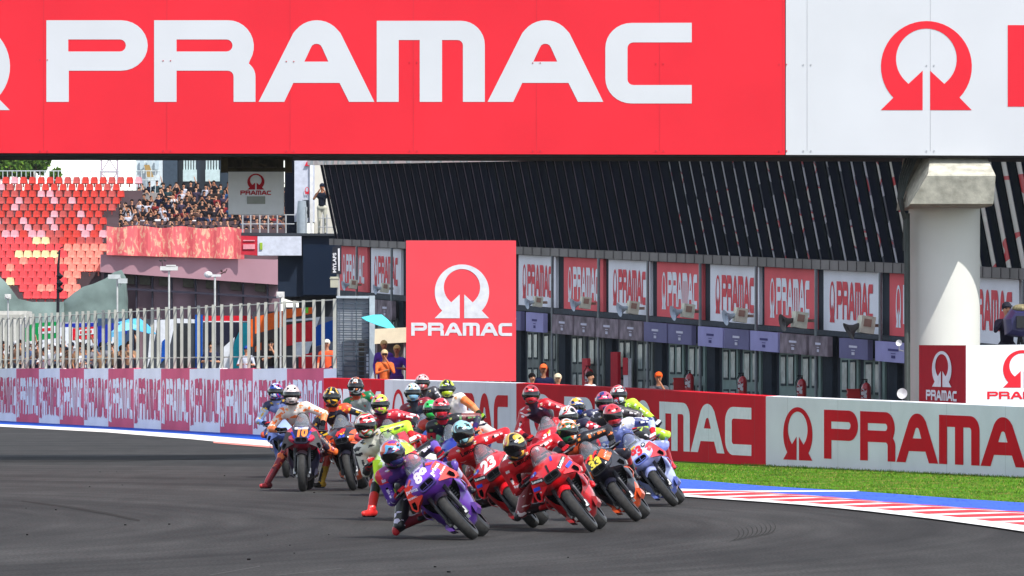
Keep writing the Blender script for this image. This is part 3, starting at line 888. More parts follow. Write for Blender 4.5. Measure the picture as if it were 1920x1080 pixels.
# fire extinguishers
EXR = M((170, 20, 32), .35, coat=.5)
for i, (px, pyt, lb) in enumerate([(1051, 684, "red fire extinguisher farthest left on the garage wall"), (1135, 690, "red fire extinguisher behind the pit crew man in white"), (1325, 699, "red fire extinguisher beside a low red box in mid facade"), (1425, 704, "red fire extinguisher alone between two garage doors"), (1537, 709, "red fire extinguisher left of the broad garage door"), (1659, 716, "red fire extinguisher beside a red box near the column")]):
    Y = fY(px); z1 = CH + (HZ - pyt) * Y / F; p = fp(px, z1, .5)
    e = empty("fire_extinguisher", p - Vector((0, 0, .62)), lb, "fire extinguisher", "fire extinguishers on the garage wall")
    mb = MB(); mb.lathe(p - Vector((0, 0, .62)), (0, 0, 1), [(0, .01), (0, .12), (.03, .125), (.48, .125), (.56, .09), (.6, .04), (.6, .01)], 18); mb.build("cylinder_body", EXR, parent=e, smooth=40)
    mb = MB(); mb.box(p + Vector((-.07, -.11, -.3)), (.15, .03, .24)); mb.build("instruction_label", M((214, 210, 212), .6, accent=(150, 40, 50), athr=.55, ascale=14), parent=e)
    mb = MB(); mb.lathe(p - Vector((0, 0, .02)), (0, 0, 1), [(0, .03), (.06, .03), (.06, .001)], 8); mb.box(p + Vector((-.05, 0, .06)), (.16, .03, .03)); mb.tube([p + Vector((-.08, 0, .04)), p + Vector((-.17, 0, -.1)), p + Vector((-.15, 0, -.35))], .012, 6)
    mb.build("valve_hose", M((20, 20, 22), .5), parent=e)
for px, py, lb in ((1312, 722, "low red equipment box beside the mid facade extinguisher"), (1643, 744, "low red equipment box left of the extinguisher near the column")):
    Y = fY(px); z1 = CH + (HZ - py) * Y / F; p = fp(px, z1, .55)
    mb = MB(); mb.box(p, (.45, .5, .34)); mb.box(p + Vector((0, 0, .19)), (.49, .54, .04)); mb.box(p + Vector((-.24, -.0, .05)), (.02, .1, .06)); mb.box(p - Vector((0, 0, p.z / 2 + .085)), (.3, .3, p.z - .17))
    mb.build("equipment_box", M((176, 40, 44), .5), label=lb, cat="box")
# satellite dishes by the column
for i, (px, py, r, lb) in enumerate([(1692, 738, .075, "round white satellite dish low beside the column"), (1686, 643, .045, "small white antenna dish high on the cable beside the column")]):
    p = W(px, py, 125.9); e = empty("satellite_dish", p, lb, "antenna")
    mb = MB(); mb.lathe(p, (-.35, -1, .1), [(-.02, .005), (-.015, r * .6), (.01, r * 1.35), (.02, r * 1.4), (.0, r * .6), (-.005, .003)], 24); mb.build("dish", M((222, 222, 222), .4), parent=e, smooth=40)
    mb = MB(); mb.tube([p + Vector((0, .03, 0)), p + Vector((0, .05, -.14)), p + Vector((.1, .3, -.16))], .01, 6); mb.build("bracket", M((150, 150, 150), .5), parent=e)
# ================================================================== ORDINARY PEOPLE
def stand_caps(pose):
    V = Vector; c = []
    def a(p0, p1, r0, r1, t): c.append((p0, p1, r0, r1, t))
    for s in (-1, 1):
        a((s * .09, 0, .86), (s * .10, .0, .48), .085, .06, 'leg'); a((s * .10, 0, .48), (s * .11, .02, .10), .058, .042, 'leg')
        a((s * .11, .02, .05), (s * .125, -.14, .035), .045, .035, 'shoe')
    a((-.07, 0, .93), (.07, 0, .93), .115, .115, 'leg'); a((0, 0, 1.02), (0, .0, 1.22), .125, .135, 'top')
    a((-.1, .01, 1.33), (.1, .01, 1.33), .105, .105, 'top'); a((-.155, .01, 1.39), (.155, .01, 1.39), .06, .06, 'top')
    a((0, .01, 1.42), (0, -.01, 1.54), .052, .05, 'skin')
    a((0, -.005, 1.60), (0, .01, 1.67), .078, .088, 'skin'); a((0, -.02, 1.555), (0, -.03, 1.56), .045, .04, 'skin'); a((0, -.09, 1.63), (0, -.112, 1.60), .012, .017, 'skin')
    arms = {'down': [((.19, .02, 1.38), (.25, .03, 1.10), (.25, -.10, .86))] * 2,
            'lean': [((.19, 0, 1.38), (.27, -.10, 1.14), (.10, -.30, 1.16))] * 2,
            'up': [((.19, 0, 1.40), (.30, -.05, 1.62), (.22, -.10, 1.88)), ((.19, .02, 1.38), (.25, .03, 1.10), (.22, -.14, .95))],
            'cam': [((.19, 0, 1.38), (.28, -.14, 1.24), (.10, -.25, 1.52)), ((.19, 0, 1.38), (.26, -.15, 1.22), (.08, -.24, 1.47))],
            'chin': [((.19, 0, 1.38), (.22, -.22, 1.18), (.05, -.16, 1.47)), ((.19, 0, 1.38), (.22, -.20, 1.16), (.02, -.28, 1.22))]}[pose]
    for s, (sh, el, wr) in zip((1, -1), arms):
        f = lambda p: V((p[0] * s, p[1], p[2]))
        a(f(sh), f(el), .052, .042, 'top'); mid = f(el).lerp(f(wr), .12); a(f(el), f(wr), .040, .028, 'arm')
        d = (f(wr) - f(el)).normalized(); a(f(wr), f(wr) + d * .07, .033, .028, 'skin'); 
        a(f(wr) + d * .07, f(wr) + d * .14, .022, .014, 'skin')
    return c
_pm = {}
def person_geo(pose):
    if pose not in _pm:
        c = stand_caps(pose); v, f = blob(c, .020, 3); ix = regions(v, f, c)
        _pm[pose] = (v, f, [c[i][4] for i in ix])
    return _pm[pose]
_pmesh = {}
def person_mesh(pose, top, legs, skin, hair, sleeves=False, cap=None, glasses=False, hide=False):
    k = (pose, top, legs, skin, hair, sleeves, cap, glasses)
    if k in _pmesh: return _pmesh[k]
    v, f, tags = person_geo(pose)
    slot = {'leg': 0, 'top': 1, 'skin': 2, 'arm': 1 if sleeves else 2, 'shoe': 3}
    mi = [slot[t] for t in tags]
    mb = MB(); mb.v = [tuple(p) for p in v]; mb.f = list(f); mb.m = mi
    # hair or cap shell, eyes
    mb.ball((0, .018, 1.668), (.094, .102, .098), 4, 12, 8)
    if cap: mb.add([(-.075, -.08, 1.70), (.075, -.08, 1.70), (.06, -.17, 1.68), (-.06, -.17, 1.68), (-.075, -.08, 1.685), (.075, -.08, 1.685), (.06, -.17, 1.67), (-.06, -.17, 1.67)], [(0, 1, 2, 3), (7, 6, 5, 4), (3, 2, 6, 7), (0, 3, 7, 4), (1, 5, 6, 2)], 4)
    if glasses: mb.box((0, -.088, 1.637), (.13, .02, .034), 3)
    else:
        for s in (-1, 1): mb.ball((s * .032, -.083, 1.637), (.013, .008, .008), 3, 6, 4)
    mb.ball((0, -.078, 1.577), (.022, .010, .007), 5, 6, 4)
    me = bpy.data.meshes.new("person"); me.from_pydata(mb.v, [], mb.f)
    for m in (M(legs, .8), M(top, .85, var=.15), M(skin, .55, var=.06), M((24, 22, 22), .4), M(cap or hair, .7), M((120, 60, 55), .6)): me.materials.append(m)
    me.polygons.foreach_set("material_index", mb.m); me.polygons.foreach_set("use_smooth", [True] * len(mb.f)); me.update()
    _pmesh[k] = me
    return me
def person(loc, h, rz, label, group=None, **kw):
    o = bpy.data.objects.new("person", person_mesh(**kw)); COL.objects.link(o)
    o.location = loc; o.scale = (h / 1.76,) * 3; o.rotation_euler = (0, 0, rz); WL[o.name] = Vector(loc)
    return tag(o, label, "person", group)
SK = [(196, 142, 112), (170, 116, 88), (214, 164, 134), (150, 100, 76)]

# ================================================================== GRANDSTAND AND CROWD (far left)
gs = empty("grandstand", W(100, 560, 350) * 1, "stepped concrete grandstand carrying rows of red seats at far left", "grandstand")
CON = M((92, 76, 80), .9, var=.2, scale=.5)
GY = 350.0
def row(r):    # row 0 is the top
    Y = GY - .8 * r; z = CH + (HZ - (340 + 12.6 * r)) * GY / F
    return Y, CH + (HZ - (345 + 12.7 * r)) * Y / F - .35
mb = MB()
NR = 20
for r in range(NR):
    Y, z = row(r); xa = (-90 - 960) * Y / F; xb = ((266 if r < 1 else 222) - 960) * Y / F
    mb.box(((xa + xb) / 2, Y + .38, (z + row(min(r + 1, NR - 1))[1]) / 2 - .3), (xb - xa, .8 - .004 * r, max(.2, z - row(r + 1)[1]) + .6))
mb.build("terrace_steps", CON, parent=gs)
mb = MB(); Yb = GY + 1.2
xa, xb = (-90 - 960) * Yb / F, (300 - 960) * Yb / F; zt = row(0)[1] + 1.1
for i in range(46):
    x = xa + (xb - xa) * i / 45; mb.tube([(x, Yb, zt - 1.2), (x, Yb, zt)], .022, 5)
for zz in (0, .5): mb.tube([(xa, Yb, zt - zz), (xb, Yb, zt - zz)], .025, 5)
mb.build("guard_rail", M((196, 206, 206), .6), parent=gs)
mb = MB(); mb.hexa([Vector((xa, GY + 1, row(0)[1] - .1)), Vector((xb, GY + 1, row(0)[1] - .1)), Vector((xb, GY + 1, 0)), Vector((xa, GY + 1, 0))], (0, 14, 0)); mb.build("rear_wall", M((150, 146, 144), .9), parent=gs)
# seat prototype: shell with curved back, seat pan, foot
def seat_mesh(mat):
    mb = MB()
    rings = []
    for z, y, wd in ((.02, -.20, .19), (.0, -.02, .21), (.03, .12, .21), (.14, .17, .21), (.30, .20, .19), (.38, .215, .13)):
        rings.append([(-wd, y - .03, z), (-wd * .5, y, z - .01), (wd * .5, y, z - .01), (wd, y - .03, z), (wd, y, z - .03), (wd * .5, y + .03, z - .035), (-wd * .5, y + .03, z - .035), (-wd, y, z - .03)])
    mb.loft(rings)
    mb.box((0, .02, -.12), (.07, .14, .2))
    me = bpy.data.meshes.new("seat"); me.from_pydata(mb.v, [], mb.f); me.materials.append(mat); me.update(); return me
SM = {k: seat_mesh(m) for k, m in dict(red=M((200, 70, 62), .6, var=.2, scale=.7), dull=M((186, 88, 84), .6, var=.2, scale=.7), pink=M((212, 150, 158), .6), bright=M((226, 82, 86), .6, var=.2, scale=.7), cream=M((228, 200, 152), .6), salmon=M((242, 138, 122), .6, var=.2)).items()}
SL = dict(red="red plastic seat in the upper rows of the empty stand", dull="weathered darker red seat in the empty stand", pink="faded pink seat among red ones in the empty stand", bright="bright red seat in the lower rows of the stand", cream="cream coloured seat forming a pattern low in the stand", salmon="salmon seat at the lower right of the empty stand")
rs = random.Random(11)
cnt = 0
for r in range(18):
    Y, z = row(r)
    py = 345 + 12.7 * r
    xmax = 264 if r == 0 else (232 if r < 5 else 200)
    if r < 5: xmax -= 2 * r
    x = -6 + (8 if r % 2 else 0)
    while x < xmax and cnt < 300:
        if r < 9:
            k = rs.choices(['red', 'dull', 'pink'], [.6, .26, .14] if r < 6 else [.3, .4, .3])[0]
        else:
            k = rs.choices(['bright', 'salmon', 'cream'], [.86, .06, .08])[0]
            if x > 118 + (r % 2) * 8: k = 'salmon' if x > 130 or r > 11 else k
            if r == 9 and 55 < x < 105: k = 'cream'
            if r == 11 and 20 < x < 118: k = 'cream'
            if r < 10 and x > 95: k = rs.choice(['dull', 'pink', 'red'])
        vis = not (py > 520 and (x < (py - 520) * 1.1 or x > 150 - (py - 520) * .2))
        if vis:
            o = bpy.data.objects.new("stand_seat", SM[k]); COL.objects.link(o)
            o.location = ((x - 960) * Y / F, Y, z + .38); o.scale = (.92, 1.0, .98) if r < 8 else (1.05, 1.05, 1.1); WL[o.name] = Vector(o.location)
            tag(o, SL[k], "seat", "%s stand seats" % k); cnt += 1
        x += 16.6
# crowd terrace right of the seats
ct = empty("crowd_terrace", W(370, 480, 338), "spectator terrace with draped red mottled banner over a pink concrete slab", "terrace")
mb = MB()
for r in range(8):
    Y, z = row(r); xa = (228 - 960) * Y / F; xb = (552 - 960) * Y / F
    z = CH + (HZ - (392 + 7.5 * r)) * Y / F
    mb.box(((xa + xb) / 2, Y + .3, z - .6), (xb - xa, .79, 1.2))
mb.build("terrace_steps", CON, parent=ct)
PKC = M((168, 130, 140), .85, var=.12, scale=.3)
mb = MB(); q = [W(188, 477, 337), W(523, 487, 337), W(523, 534, 337), W(188, 510, 337)]; mb.hexa(q, (0, 14, 0)); mb.build("slab", PKC, parent=ct)
DRP = ramp_mat([(222, 92, 98), (232, 108, 108), (232, 168, 140), (228, 98, 102)], 2.2, .8, .8, 0, (2.4, 1, .9), [0, .46, .56, .66], detail=3)
mb = MB(); vs = []; n = 40
for i in range(n + 1):
    px = 200 + 258 * i / n
    yy = 336.6 + .12 * math.sin(i * .9)
    vs += [W(px, 424 + 2 * math.sin(i * .5) + 4 * i / n, yy), W(px, 478 + 8 * i / n, yy), W(px, 478 + 8 * i / n, yy + .1), W(px, 424 + 2 * math.sin(i * .5) + 4 * i / n, yy + .1)]
mb.add(vs, [(4 * i + k, 4 * i + (k + 1) % 4, 4 * i + 4 + (k + 1) % 4, 4 * i + 4 + k) for i in range(n) for k in range(4)] + [(0, 1, 2, 3), (4 * n + 3, 4 * n + 2, 4 * n + 1, 4 * n)])
mb.build("draped_banner", DRP, parent=ct)
mb = MB()
mb.hexa([W(190, 510, 338), W(525, 534, 338), W(525, 700, 338), W(190, 700, 338)], (0, .5, 0), 0)
for i, px in enumerate((232, 262, 298, 343, 386, 432, 478)):  # dark boxes set on the bays as painted recess shade
    mb.hexa([W(px, 515 + .06 * (px - 232), 337.6), W(px + 20, 516 + .06 * (px - 232), 337.6), W(px + 20, 533 + .06 * (px - 232), 337.6), W(px, 531 + .06 * (px - 232), 337.6)], (0, .3, 0), 2)
    mb.hexa([W(px + 22, 517, 337.4), W(px + 25, 517, 337.4), W(px + 25, 690, 337.4), W(px + 22, 690, 337.4)], (0, .5, 0), 1)
mb.hexa([W(228, 539, 337.2), W(520, 556, 337.2), W(520, 560, 337.2), W(228, 543, 337.2)], (0, .2, 0), 1)
mb.hexa([W(195, 508, 337.5), W(232, 511, 337.5), W(232, 700, 337.5), W(195, 700, 337.5)], (0, .3, 0), 1)
mb.build("lower_bays", [M((138, 112, 122), .85, var=.4, scale=.35), M((56, 54, 66), .8), M((74, 72, 62), .8, var=.3)], parent=ct)
mb = MB()
mb.hexa([W(305, 240, 357), W(430, 240, 357), W(430, 440, 357), W(305, 440, 357)], (0, 1, 0), 0)
for px in (343, 356, 385, 399):
    pass
for a, b3 in ((344, 369), (386, 412)):
    for i in range(5):
        x = a + (b3 - a) * i / 5
        mb.hexa([W(x, 240, 356.6), W(x + 3, 240, 356.6), W(x + 3, 322, 356.6), W(x, 322, 356.6)], (0, .2, 0), 1)
    mb.hexa([W(a - 1, 318, 356.5), W(b3, 318, 356.5), W(b3, 340, 356.5), W(a - 1, 340, 356.5)], (0, .2, 0), 1)
mb.hexa([W(306, 240, 356.2), W(332, 240, 356.2), W(332, 440, 356.2), W(306, 440, 356.2)], (0, .4, 0), 2)
mb.build("glazed_back_wall", [M((22, 40, 56), .3), M((186, 204, 204), .5), M((66, 78, 90), .7)], parent=ct)
# people standing on that terrace
tops = [(34, 32, 38), (52, 44, 44), (24, 28, 48), (86, 62, 54), (40, 60, 66), (176, 178, 190), (120, 40, 44), (60, 52, 70), (210, 210, 214), (38, 70, 110), (104, 84, 70), (30, 26, 26)]
rc = random.Random(5); nper = 0
descs = {(176, 178, 190): "pale grey", (210, 210, 214): "white", (120, 40, 44): "dark red", (38, 70, 110): "blue", (40, 60, 66): "teal grey", (86, 62, 54): "brown", (104, 84, 70): "tan"}
for r in range(8):
    Y = GY - .8 * r + 2; py = 344 + 11.5 * r
    xs = 262 - 6 * r if r < 3 else 222
    x = xs + rc.uniform(0, 6)
    while x < 556 - (0 if r > 4 else 0):
        if 448 < x < 528 and py < 400 and r < 5:
            x += 12.5; continue
        zh = CH + (HZ - (py + rc.uniform(-4, 4))) * Y / F
        t = rc.choice(tops) if rc.random() < .75 else (34, 32, 38)
        h = rc.uniform(1.62, 1.84)
        dk = descs.get(t, "dark")
        person(((x - 960) * Y / F, Y, zh - h * .96), h, rc.uniform(-.4, .5), "spectator in %s top packed in the crowd above the red drape" % dk, "crowd on the terrace, %s tops" % dk,
               pose=rc.choice(['down', 'down', 'lean', 'up', 'cam']), top=t, legs=(40, 42, 52), skin=rc.choice(SK[:3]), hair=rc.choice([(40, 28, 22), (24, 20, 20)]), cap=None)
        nper += 1
        x += rc.uniform(11.5, 15.5)
# netting heaps and small signs at the foot of the stand
NET = M((112, 128, 124), .9, var=.3, scale=.6, bump=.3)
def mound(pts, Y, lb):
    mb = MB(); n = len(pts); vs = []
    for i, (x, y0, y1) in enumerate(pts):
        vs += [W(x, y0, Y), W(x, (y0 + y1) / 2, Y - .8 - .2 * math.sin(i)), W(x, y1, Y - 1), W(x, y1, Y + 2), W(x, y0 + 1, Y + 1)]
    mb.add(vs, [(5 * i + k, 5 * i + (k + 1) % 5, 5 * i + 5 + (k + 1) % 5, 5 * i + 5 + k) for i in range(n - 1) for k in range(5)] + [(0, 1, 2, 3, 4), tuple(5 * n - 5 + k for k in (4, 3, 2, 1, 0))])
    return mb.build("safety_netting", NET, smooth=60, label=lb, cat="netting")
mound([(-40, 508, 640), (0, 519, 640), (12, 530, 640), (24, 546, 640), (34, 560, 640), (60, 566, 640), (120, 566, 640)], 333, "grey green netting heap at the left foot of the seats")
mound([(118, 566, 640), (140, 548, 640), (155, 538, 640), (175, 532, 640), (198, 522, 640), (214, 510, 640), (228, 506, 640), (236, 520, 640), (240, 560, 640)], 333.5, "grey green netting draped at the right foot of the seats")
# sky line: trees, lattice mast, distant wall
def tree(name, cx, cy, rx, rz, Y, lb, n=2600, cols=((70, 100, 34), (96, 126, 44), (50, 76, 30))):
    e = empty(name, ((cx - 960) * Y / F, Y, 0), lb, "tree", "trees behind the grandstand")
    zc = CH + (HZ - cy) * Y / F; xc = (cx - 960) * Y / F; RX = rx * Y / F; RZ = rz * Y / F
    mb = MB(); r_ = random.Random(cx)
    cl = [(r_.uniform(-.75, .75), r_.uniform(-.6, .6), r_.uniform(-.7, .75), r_.uniform(.25, .45)) for _ in range(16)]
    for i in range(n):
        c = r_.choice(cl); d = Vector((r_.gauss(0, 1), r_.gauss(0, 1), r_.gauss(0, 1))).normalized() * c[3] * r_.uniform(.6, 1.05)
        p = Vector((xc + (c[0] + d.x) * RX, Y + (c[1] + d.y) * RX, zc + (c[2] + d.z) * RZ))
        s = r_.uniform(.10, .24); u = Vector((r_.gauss(0, 1), r_.gauss(0, 1), r_.gauss(0, 1))).normalized(); v = u.orthogonal().normalized()
        mb.add([p - u * s, p + v * s * .7, p + u * s, p - v * s * .7], [(0, 1, 2, 3)], r_.choice((0, 0, 1, 2)))
    mb.build("crown", [M(c, .8, var=.2) for c in cols], parent=e)
    mb = MB(); mb.tube([(xc, Y, 0), (xc + .2, Y, zc * .6), (xc, Y, zc + RZ * .3)], [.32, .22, .07], 8)
    for a in range(5):
        mb.tube([(xc + .1, Y, zc * .7), (xc + RX * .6 * math.cos(a * 1.3), Y + RX * .6 * math.sin(a * 1.3), zc + RZ * .3 * math.sin(a))], [.12, .03], 6)
    mb.build("trunk", M((84, 66, 50), .9), parent=e)
tree("broadleaf_tree", 8, 300, 46, 38, 420, "green broadleaf tree at the far left beyond the seats")
tree("broadleaf_tree", 60, 306, 30, 26, 425, "smaller green tree just right of the far left tree")
tree("conifer_tree", 104, 334, 10, 16, 400, "dark little tree behind the rail of the stand", 500)
tr = W(205, 345, 430); mb = MB()
w0 = .62
for i in range(9):
    z0 = tr.z - 6 + i * 1.7; a = w0 * (1 - i * .03); b3 = w0 * (1 - (i + 1) * .03)
    for s in (-1, 1):
        mb.tube([(tr.x + s * a, tr.y, z0), (tr.x + s * b3, tr.y, z0 + 1.7)], .06, 5); mb.tube([(tr.x + s * a, tr.y, z0), (tr.x - s * b3, tr.y, z0 + 1.7)], .04, 5)
    mb.tube([(tr.x - b3, tr.y, z0 + 1.7), (tr.x + b3, tr.y, z0 + 1.7)], .05, 5)
for s in (-1, 1): mb.tube([(tr.x + s * w0, tr.y, 0), (tr.x + s * w0, tr.y, tr.z - 6)], .07, 5)
mb.build("lattice_mast", M((186, 170, 184), .7), label="pale pinkish lattice mast rising behind the empty seats", cat="mast")
mb = MB(); mb.hexa([W(255, 296, 380), W(303, 296, 380), W(303, 350, 380), W(255, 350, 380)], (0, 4, 0), 0)
for x in (262, 276, 290): mb.hexa([W(x, 300, 379.8), W(x + 8, 300, 379.8), W(x + 8, 318, 379.8), W(x, 318, 379.8)], (0, .1, 0), 1)
mb.hexa([W(270, 309, 379.6), W(280, 309, 379.6), W(288, 332, 379.6), W(276, 332, 379.6)], (0, .1, 0), 2)
zz = CH + (HZ - 350) * 380 / F
mb.box((W(279, 350, 382).x, 382, zz / 2), (1.3, 3.6, zz))
mb.build("control_cabin", [M((206, 216, 220), .7), M((180, 196, 204), .4), M((170, 140, 90), .7)], label="pale boxy cabin behind the top of the stand, left of the crowd", cat="cabin")

# ================================================================== DARK TOWER BLOCK, BALCONY, PYLON
TY = 246
tw = empty("control_tower", W(580, 700, TY), "dark navy tower block with white banner balcony at the end of the pits", "building")
NV = M((18, 32, 52), .5, var=.1, scale=.4); NV2 = M((40, 50, 66), .6, var=.1, scale=.4)
mb = MB(); mb.hexa([W(521, 441, TY), W(633, 441, TY), W(633, 556, TY), W(521, 556, TY)], (0, 16, 0), 1)
mb.hexa([W(568, 440, TY - .3), W(636, 440, TY - .3), W(636, 553, TY - .3), W(568, 553, TY - .3)], (0, .29, 0), 0); mb.build("upper_block", [NV, NV2], parent=tw)
mb = MB(); mb.hexa([W(560, 556, TY + 1), W(634, 556, TY + 1), W(634, 740, TY + 1), W(560, 740, TY + 1)], (0, 12, 0)); mb.build("lower_block", M((60, 62, 70), .8, var=.3, scale=.4), parent=tw)
mb = MB(); mb.hexa([W(483, 443, TY - .6), W(565, 443, TY - .6), W(565, 479, TY - .6), W(483, 479, TY - .6)], (0, .4, 0), 0); mb.hexa([W(452, 442, TY - .6), W(482.6, 443, TY - .6), W(482.6, 479, TY - .6), W(452, 477, TY - .6)], (0, .4, 0), 1)
mb.hexa([W(487, 455, TY - .65), W(492, 455, TY - .65), W(492, 468, TY - .65), W(487, 468, TY - .65)], (0, .04, 0), 2)
for yy in (450, 458): mb.hexa([W(456, yy, TY - .65), W(478, yy, TY - .65), W(478, yy + (2 if yy == 450 else 9), TY - .65), W(456, yy + (2 if yy == 450 else 9), TY - .65)], (0, .04, 0), 3)
mb.build("balcony_banner", [M((206, 210, 222), .6), M((196, 52, 66), .6), M((150, 180, 60), .6), M((226, 150, 160), .6)], parent=tw)
mb = MB(); mb.hexa([W(452, 436, TY - .5), W(640, 438, TY - .5), W(640, 442, TY - .5), W(452, 442, TY - .5)], (0, 3, 0)); mb.build("balcony_floor", M((60, 64, 70), .7), parent=tw)
mb = MB()
for x in (455, 470, 487, 503, 520, 536, 606, 613): mb.tube([W(x, 441, TY - .3), W(x, 402, TY - .3)], .03, 5)
for y in (403, 420): mb.tube([W(452, y, TY - .3), W(552, y, TY - .3)], .022, 5); mb.tube([W(597, y + 6, TY - .3), W(625, y + 6, TY - .3)], .02, 5)
mb.build("railing", M((170, 172, 174), .5), parent=tw)
mb = MB(); mb.hexa([W(552, 250, TY + 1), W(588, 250, TY + 1), W(588, 416, TY + 1), W(552, 416, TY + 1)], (0, 2, 0), 0)
mb.hexa([W(581, 250, TY + .9), W(586.5, 250, TY + .9), W(586.5, 441, TY + .9), W(581, 441, TY + .9)], (0, .09, 0), 1)
lf = [(571, 308), (576, 303), (582, 301), (581, 309), (576, 313), (571, 312)]
mb.hexa([W(571, 311, TY + .9), W(575, 303, TY + .9), W(581, 301, TY + .9), W(579, 311, TY + .9)], (0, .09, 0), 2)
put2d(mb, OMEGA, [W(571.5, 351, TY + .98), W(580, 351, TY + .98), W(580, 364, TY + .98), W(571.5, 364, TY + .98)], 1651, 1822, 39, 207, .06, 2)
mb.build("white_pylon", [M((196, 200, 212), .6), M((226, 226, 226), .6), M((210, 40, 60), .6)], parent=tw)
mb = MB(); mb.hexa([W(588, 250, TY + 2.4), W(640, 250, TY + 2.4), W(622, 440, TY + 2.4), W(588, 440, TY + 2.4)], (0, 4, 0), 0); mb.build("end_wall", M((216, 212, 200), .7, var=.1, scale=.5), parent=tw)
mb = MB(); mb.hexa([W(540, 416, TY + 1.2), W(575, 416, TY + 1.2), W(575, 441, TY + 1.2), W(540, 441, TY + 1.2)], (0, 1, 0)); mb.hexa([W(534, 300, TY + 3), W(553, 300, TY + 3), W(553, 441, TY + 3), W(534, 441, TY + 3)], (0, 1, 0)); mb.build("dark_doorway", M((28, 34, 48), .6), parent=tw)
mb = MB(); mb.lathe(W(566, 440, TY + .2), (0, 0, 1), [(0, .02), (0, .2), (.9, .2), (1.3, .16), (1.32, .01)], 14); mb.build("water_drum", M((150, 160, 168), .3), label="grey upright cylinder on the balcony at the foot of the pylon", cat="cylinder", smooth=40)
mb = MB(); mb.hexa([W(566, 375, TY + .3), W(579, 375, TY + .3), W(579, 408, TY + .3), W(566, 408, TY + .3)], (0, .4, 0), 0)
mb.tube([W(562, 388, TY + .1), W(562, 440, TY + .1)], .05, 6, 1); mb.tube([W(574, 388, TY + .1), W(574, 440, TY + .1)], .05, 6, 1)
mb.build("equipment_cabinet", [M((34, 38, 48), .5), M((160, 166, 170), .5)], label="dark cabinet on legs on the balcony beside the white pylon", cat="cabinet")
Yp = TY - .1
hp = 101 * Yp / F * .98
person(W(604, 441, Yp) , 2.0, -.15, "person in dark cap and dark shirt standing on the high balcony, beige trousers", pose='cam', top=(30, 36, 48), legs=(186, 184, 168), skin=SK[1], hair=(30, 26, 24), cap=(34, 40, 54))

# ================================================================== THINGS BETWEEN PIT WALL AND BUILDING
# tall red sign
RY = 158.2
q = [W(761.5, 451, RY), W(967.5, 451, RY), W(967.5, 715, RY), W(761.5, 713, RY)]
rb = empty("tall_sign", W(864, 760, RY), "tall square red sign with white ring emblem standing behind the barrier", "sign")
mb = MB(); mb.hexa(q, (0, .12, 0)); mb.build("panel", M((236, 78, 88), .6, var=.04, scale=1, bump=.2), parent=rb)
mb = MB(); put2d(mb, OMEGA, [W(815, 496, RY), W(917, 496, RY), W(917, 597, RY), W(815, 597, RY)], 1651.4, 1822, 39.7, 207, .01)
put2d(mb, WORD, [W(771, 605, RY), W(960, 605, RY), W(960, 630, RY), W(771, 630, RY)], 87, 1297, 38, 194, .01); mb.build("lettering", M((216, 220, 226), .6), parent=rb)
mb = MB()
for x in (765, 863, 962): mb.box(Vector(((x - 960) * RY / F, RY + .19, 2.55)), (.08, .1, 5.0))
for i in range(8): mb.tube([W(771 + 26 * i, 451, RY + .05), W(771 + 26 * i, 448.6, RY + .05)], .012, 5)
for y in (452.5, 580, 711): mb.box(W(864, y, RY + .17), (2.7, .06, .06))
mb.build("steel_frame", M((60, 62, 66), .6), parent=rb)
# vertical sign on pole
vY = 178
vs_ = empty("pole_sign", W(633, 700, vY), "narrow black vertical sign with white letters on a pole", "sign")
mb = MB(); q = [W(623.5, 463, vY), W(640, 459, vY), W(640, 514, vY), W(620.5, 513, vY)]; mb.hexa(q, (0, .15, 0)); mb.build("panel", M((44, 46, 54), .5), parent=vs_)
t = text2d("MYLAPS", .03); xs = [p[0] for p in t[0]]; ys = [p[1] for p in t[0]]; mb = MB()
rot = ([(y, -x) for x, y in t[0]], t[1]); xr = [p[0] for p in rot[0]]; yr = [p[1] for p in rot[0]]
put2d(mb, rot, [W(624, 474, vY), W(630.5, 474, vY), W(630.5, 511, vY), W(624, 511, vY)], min(xr), max(xr), min(yr), max(yr), .01)
t = text2d("TIMING", .02); rot = ([(y, -x) for x, y in t[0]], t[1]); xr = [p[0] for p in rot[0]]; yr = [p[1] for p in rot[0]]
mb.hexa([W(633.5, 466, vY - .01), W(637, 465.5, vY - .01), W(637, 508, vY - .01), W(634.5, 508, vY - .01)], (0, .006, 0))
mb.build("lettering", M((222, 222, 224), .5), parent=vs_)
mb = MB(); mb.tube([W(634, 512, vY + .1), W(636, 600, vY + .1), W(636, 812, vY + .1)], .04, 8); mb.build("pole", M((176, 178, 176), .4), parent=vs_)
mb = MB(); mb.box(W(627, 529, vY), (.22, .2, .3)); mb.box(W(627, 522, vY), (.26, .24, .03)); mb.tube([W(627, 521, vY + .05), W(633, 519, vY + .1)], .02, 6); mb.build("junction_box", M((178, 176, 158), .6), parent=vs_)
# mesh screen tower
sY = 167
sc = empty("screen_cage", W(668, 760, sY), "grey mesh screen cage with dark lower windows beside the fence", "cage")
mb = MB(); mb.hexa([W(632, 558, sY + .12), W(698, 556, sY + .12), W(698, 760, sY + .12), W(632, 760, sY + .12)], (0, 1.2, 0)); mb.build("back_panel", M((146, 152, 158), .6, var=.1, scale=1), parent=sc)
mb = MB()
for y in range(560, 716, 9): mb.tube([W(632, y, sY), W(699, y + 1, sY)], .010, 4)
for x in (632, 644, 668, 692): mb.tube([W(x, 557, sY - .02), W(x, 716, sY - .02)], .014, 5)
mb.build("wire_mesh", M((72, 84, 94), .5), parent=sc)
mb = MB(); mb.hexa([W(642, 640, sY + .06), W(690, 636, sY + .06), W(690, 760, sY + .06), W(642, 760, sY + .06)], (0, .05, 0), 0); mb.hexa([W(673, 640, sY + .04), W(683, 640, sY + .04), W(683, 760, sY + .04), W(673, 760, sY + .04)], (0, .03, 0), 1)
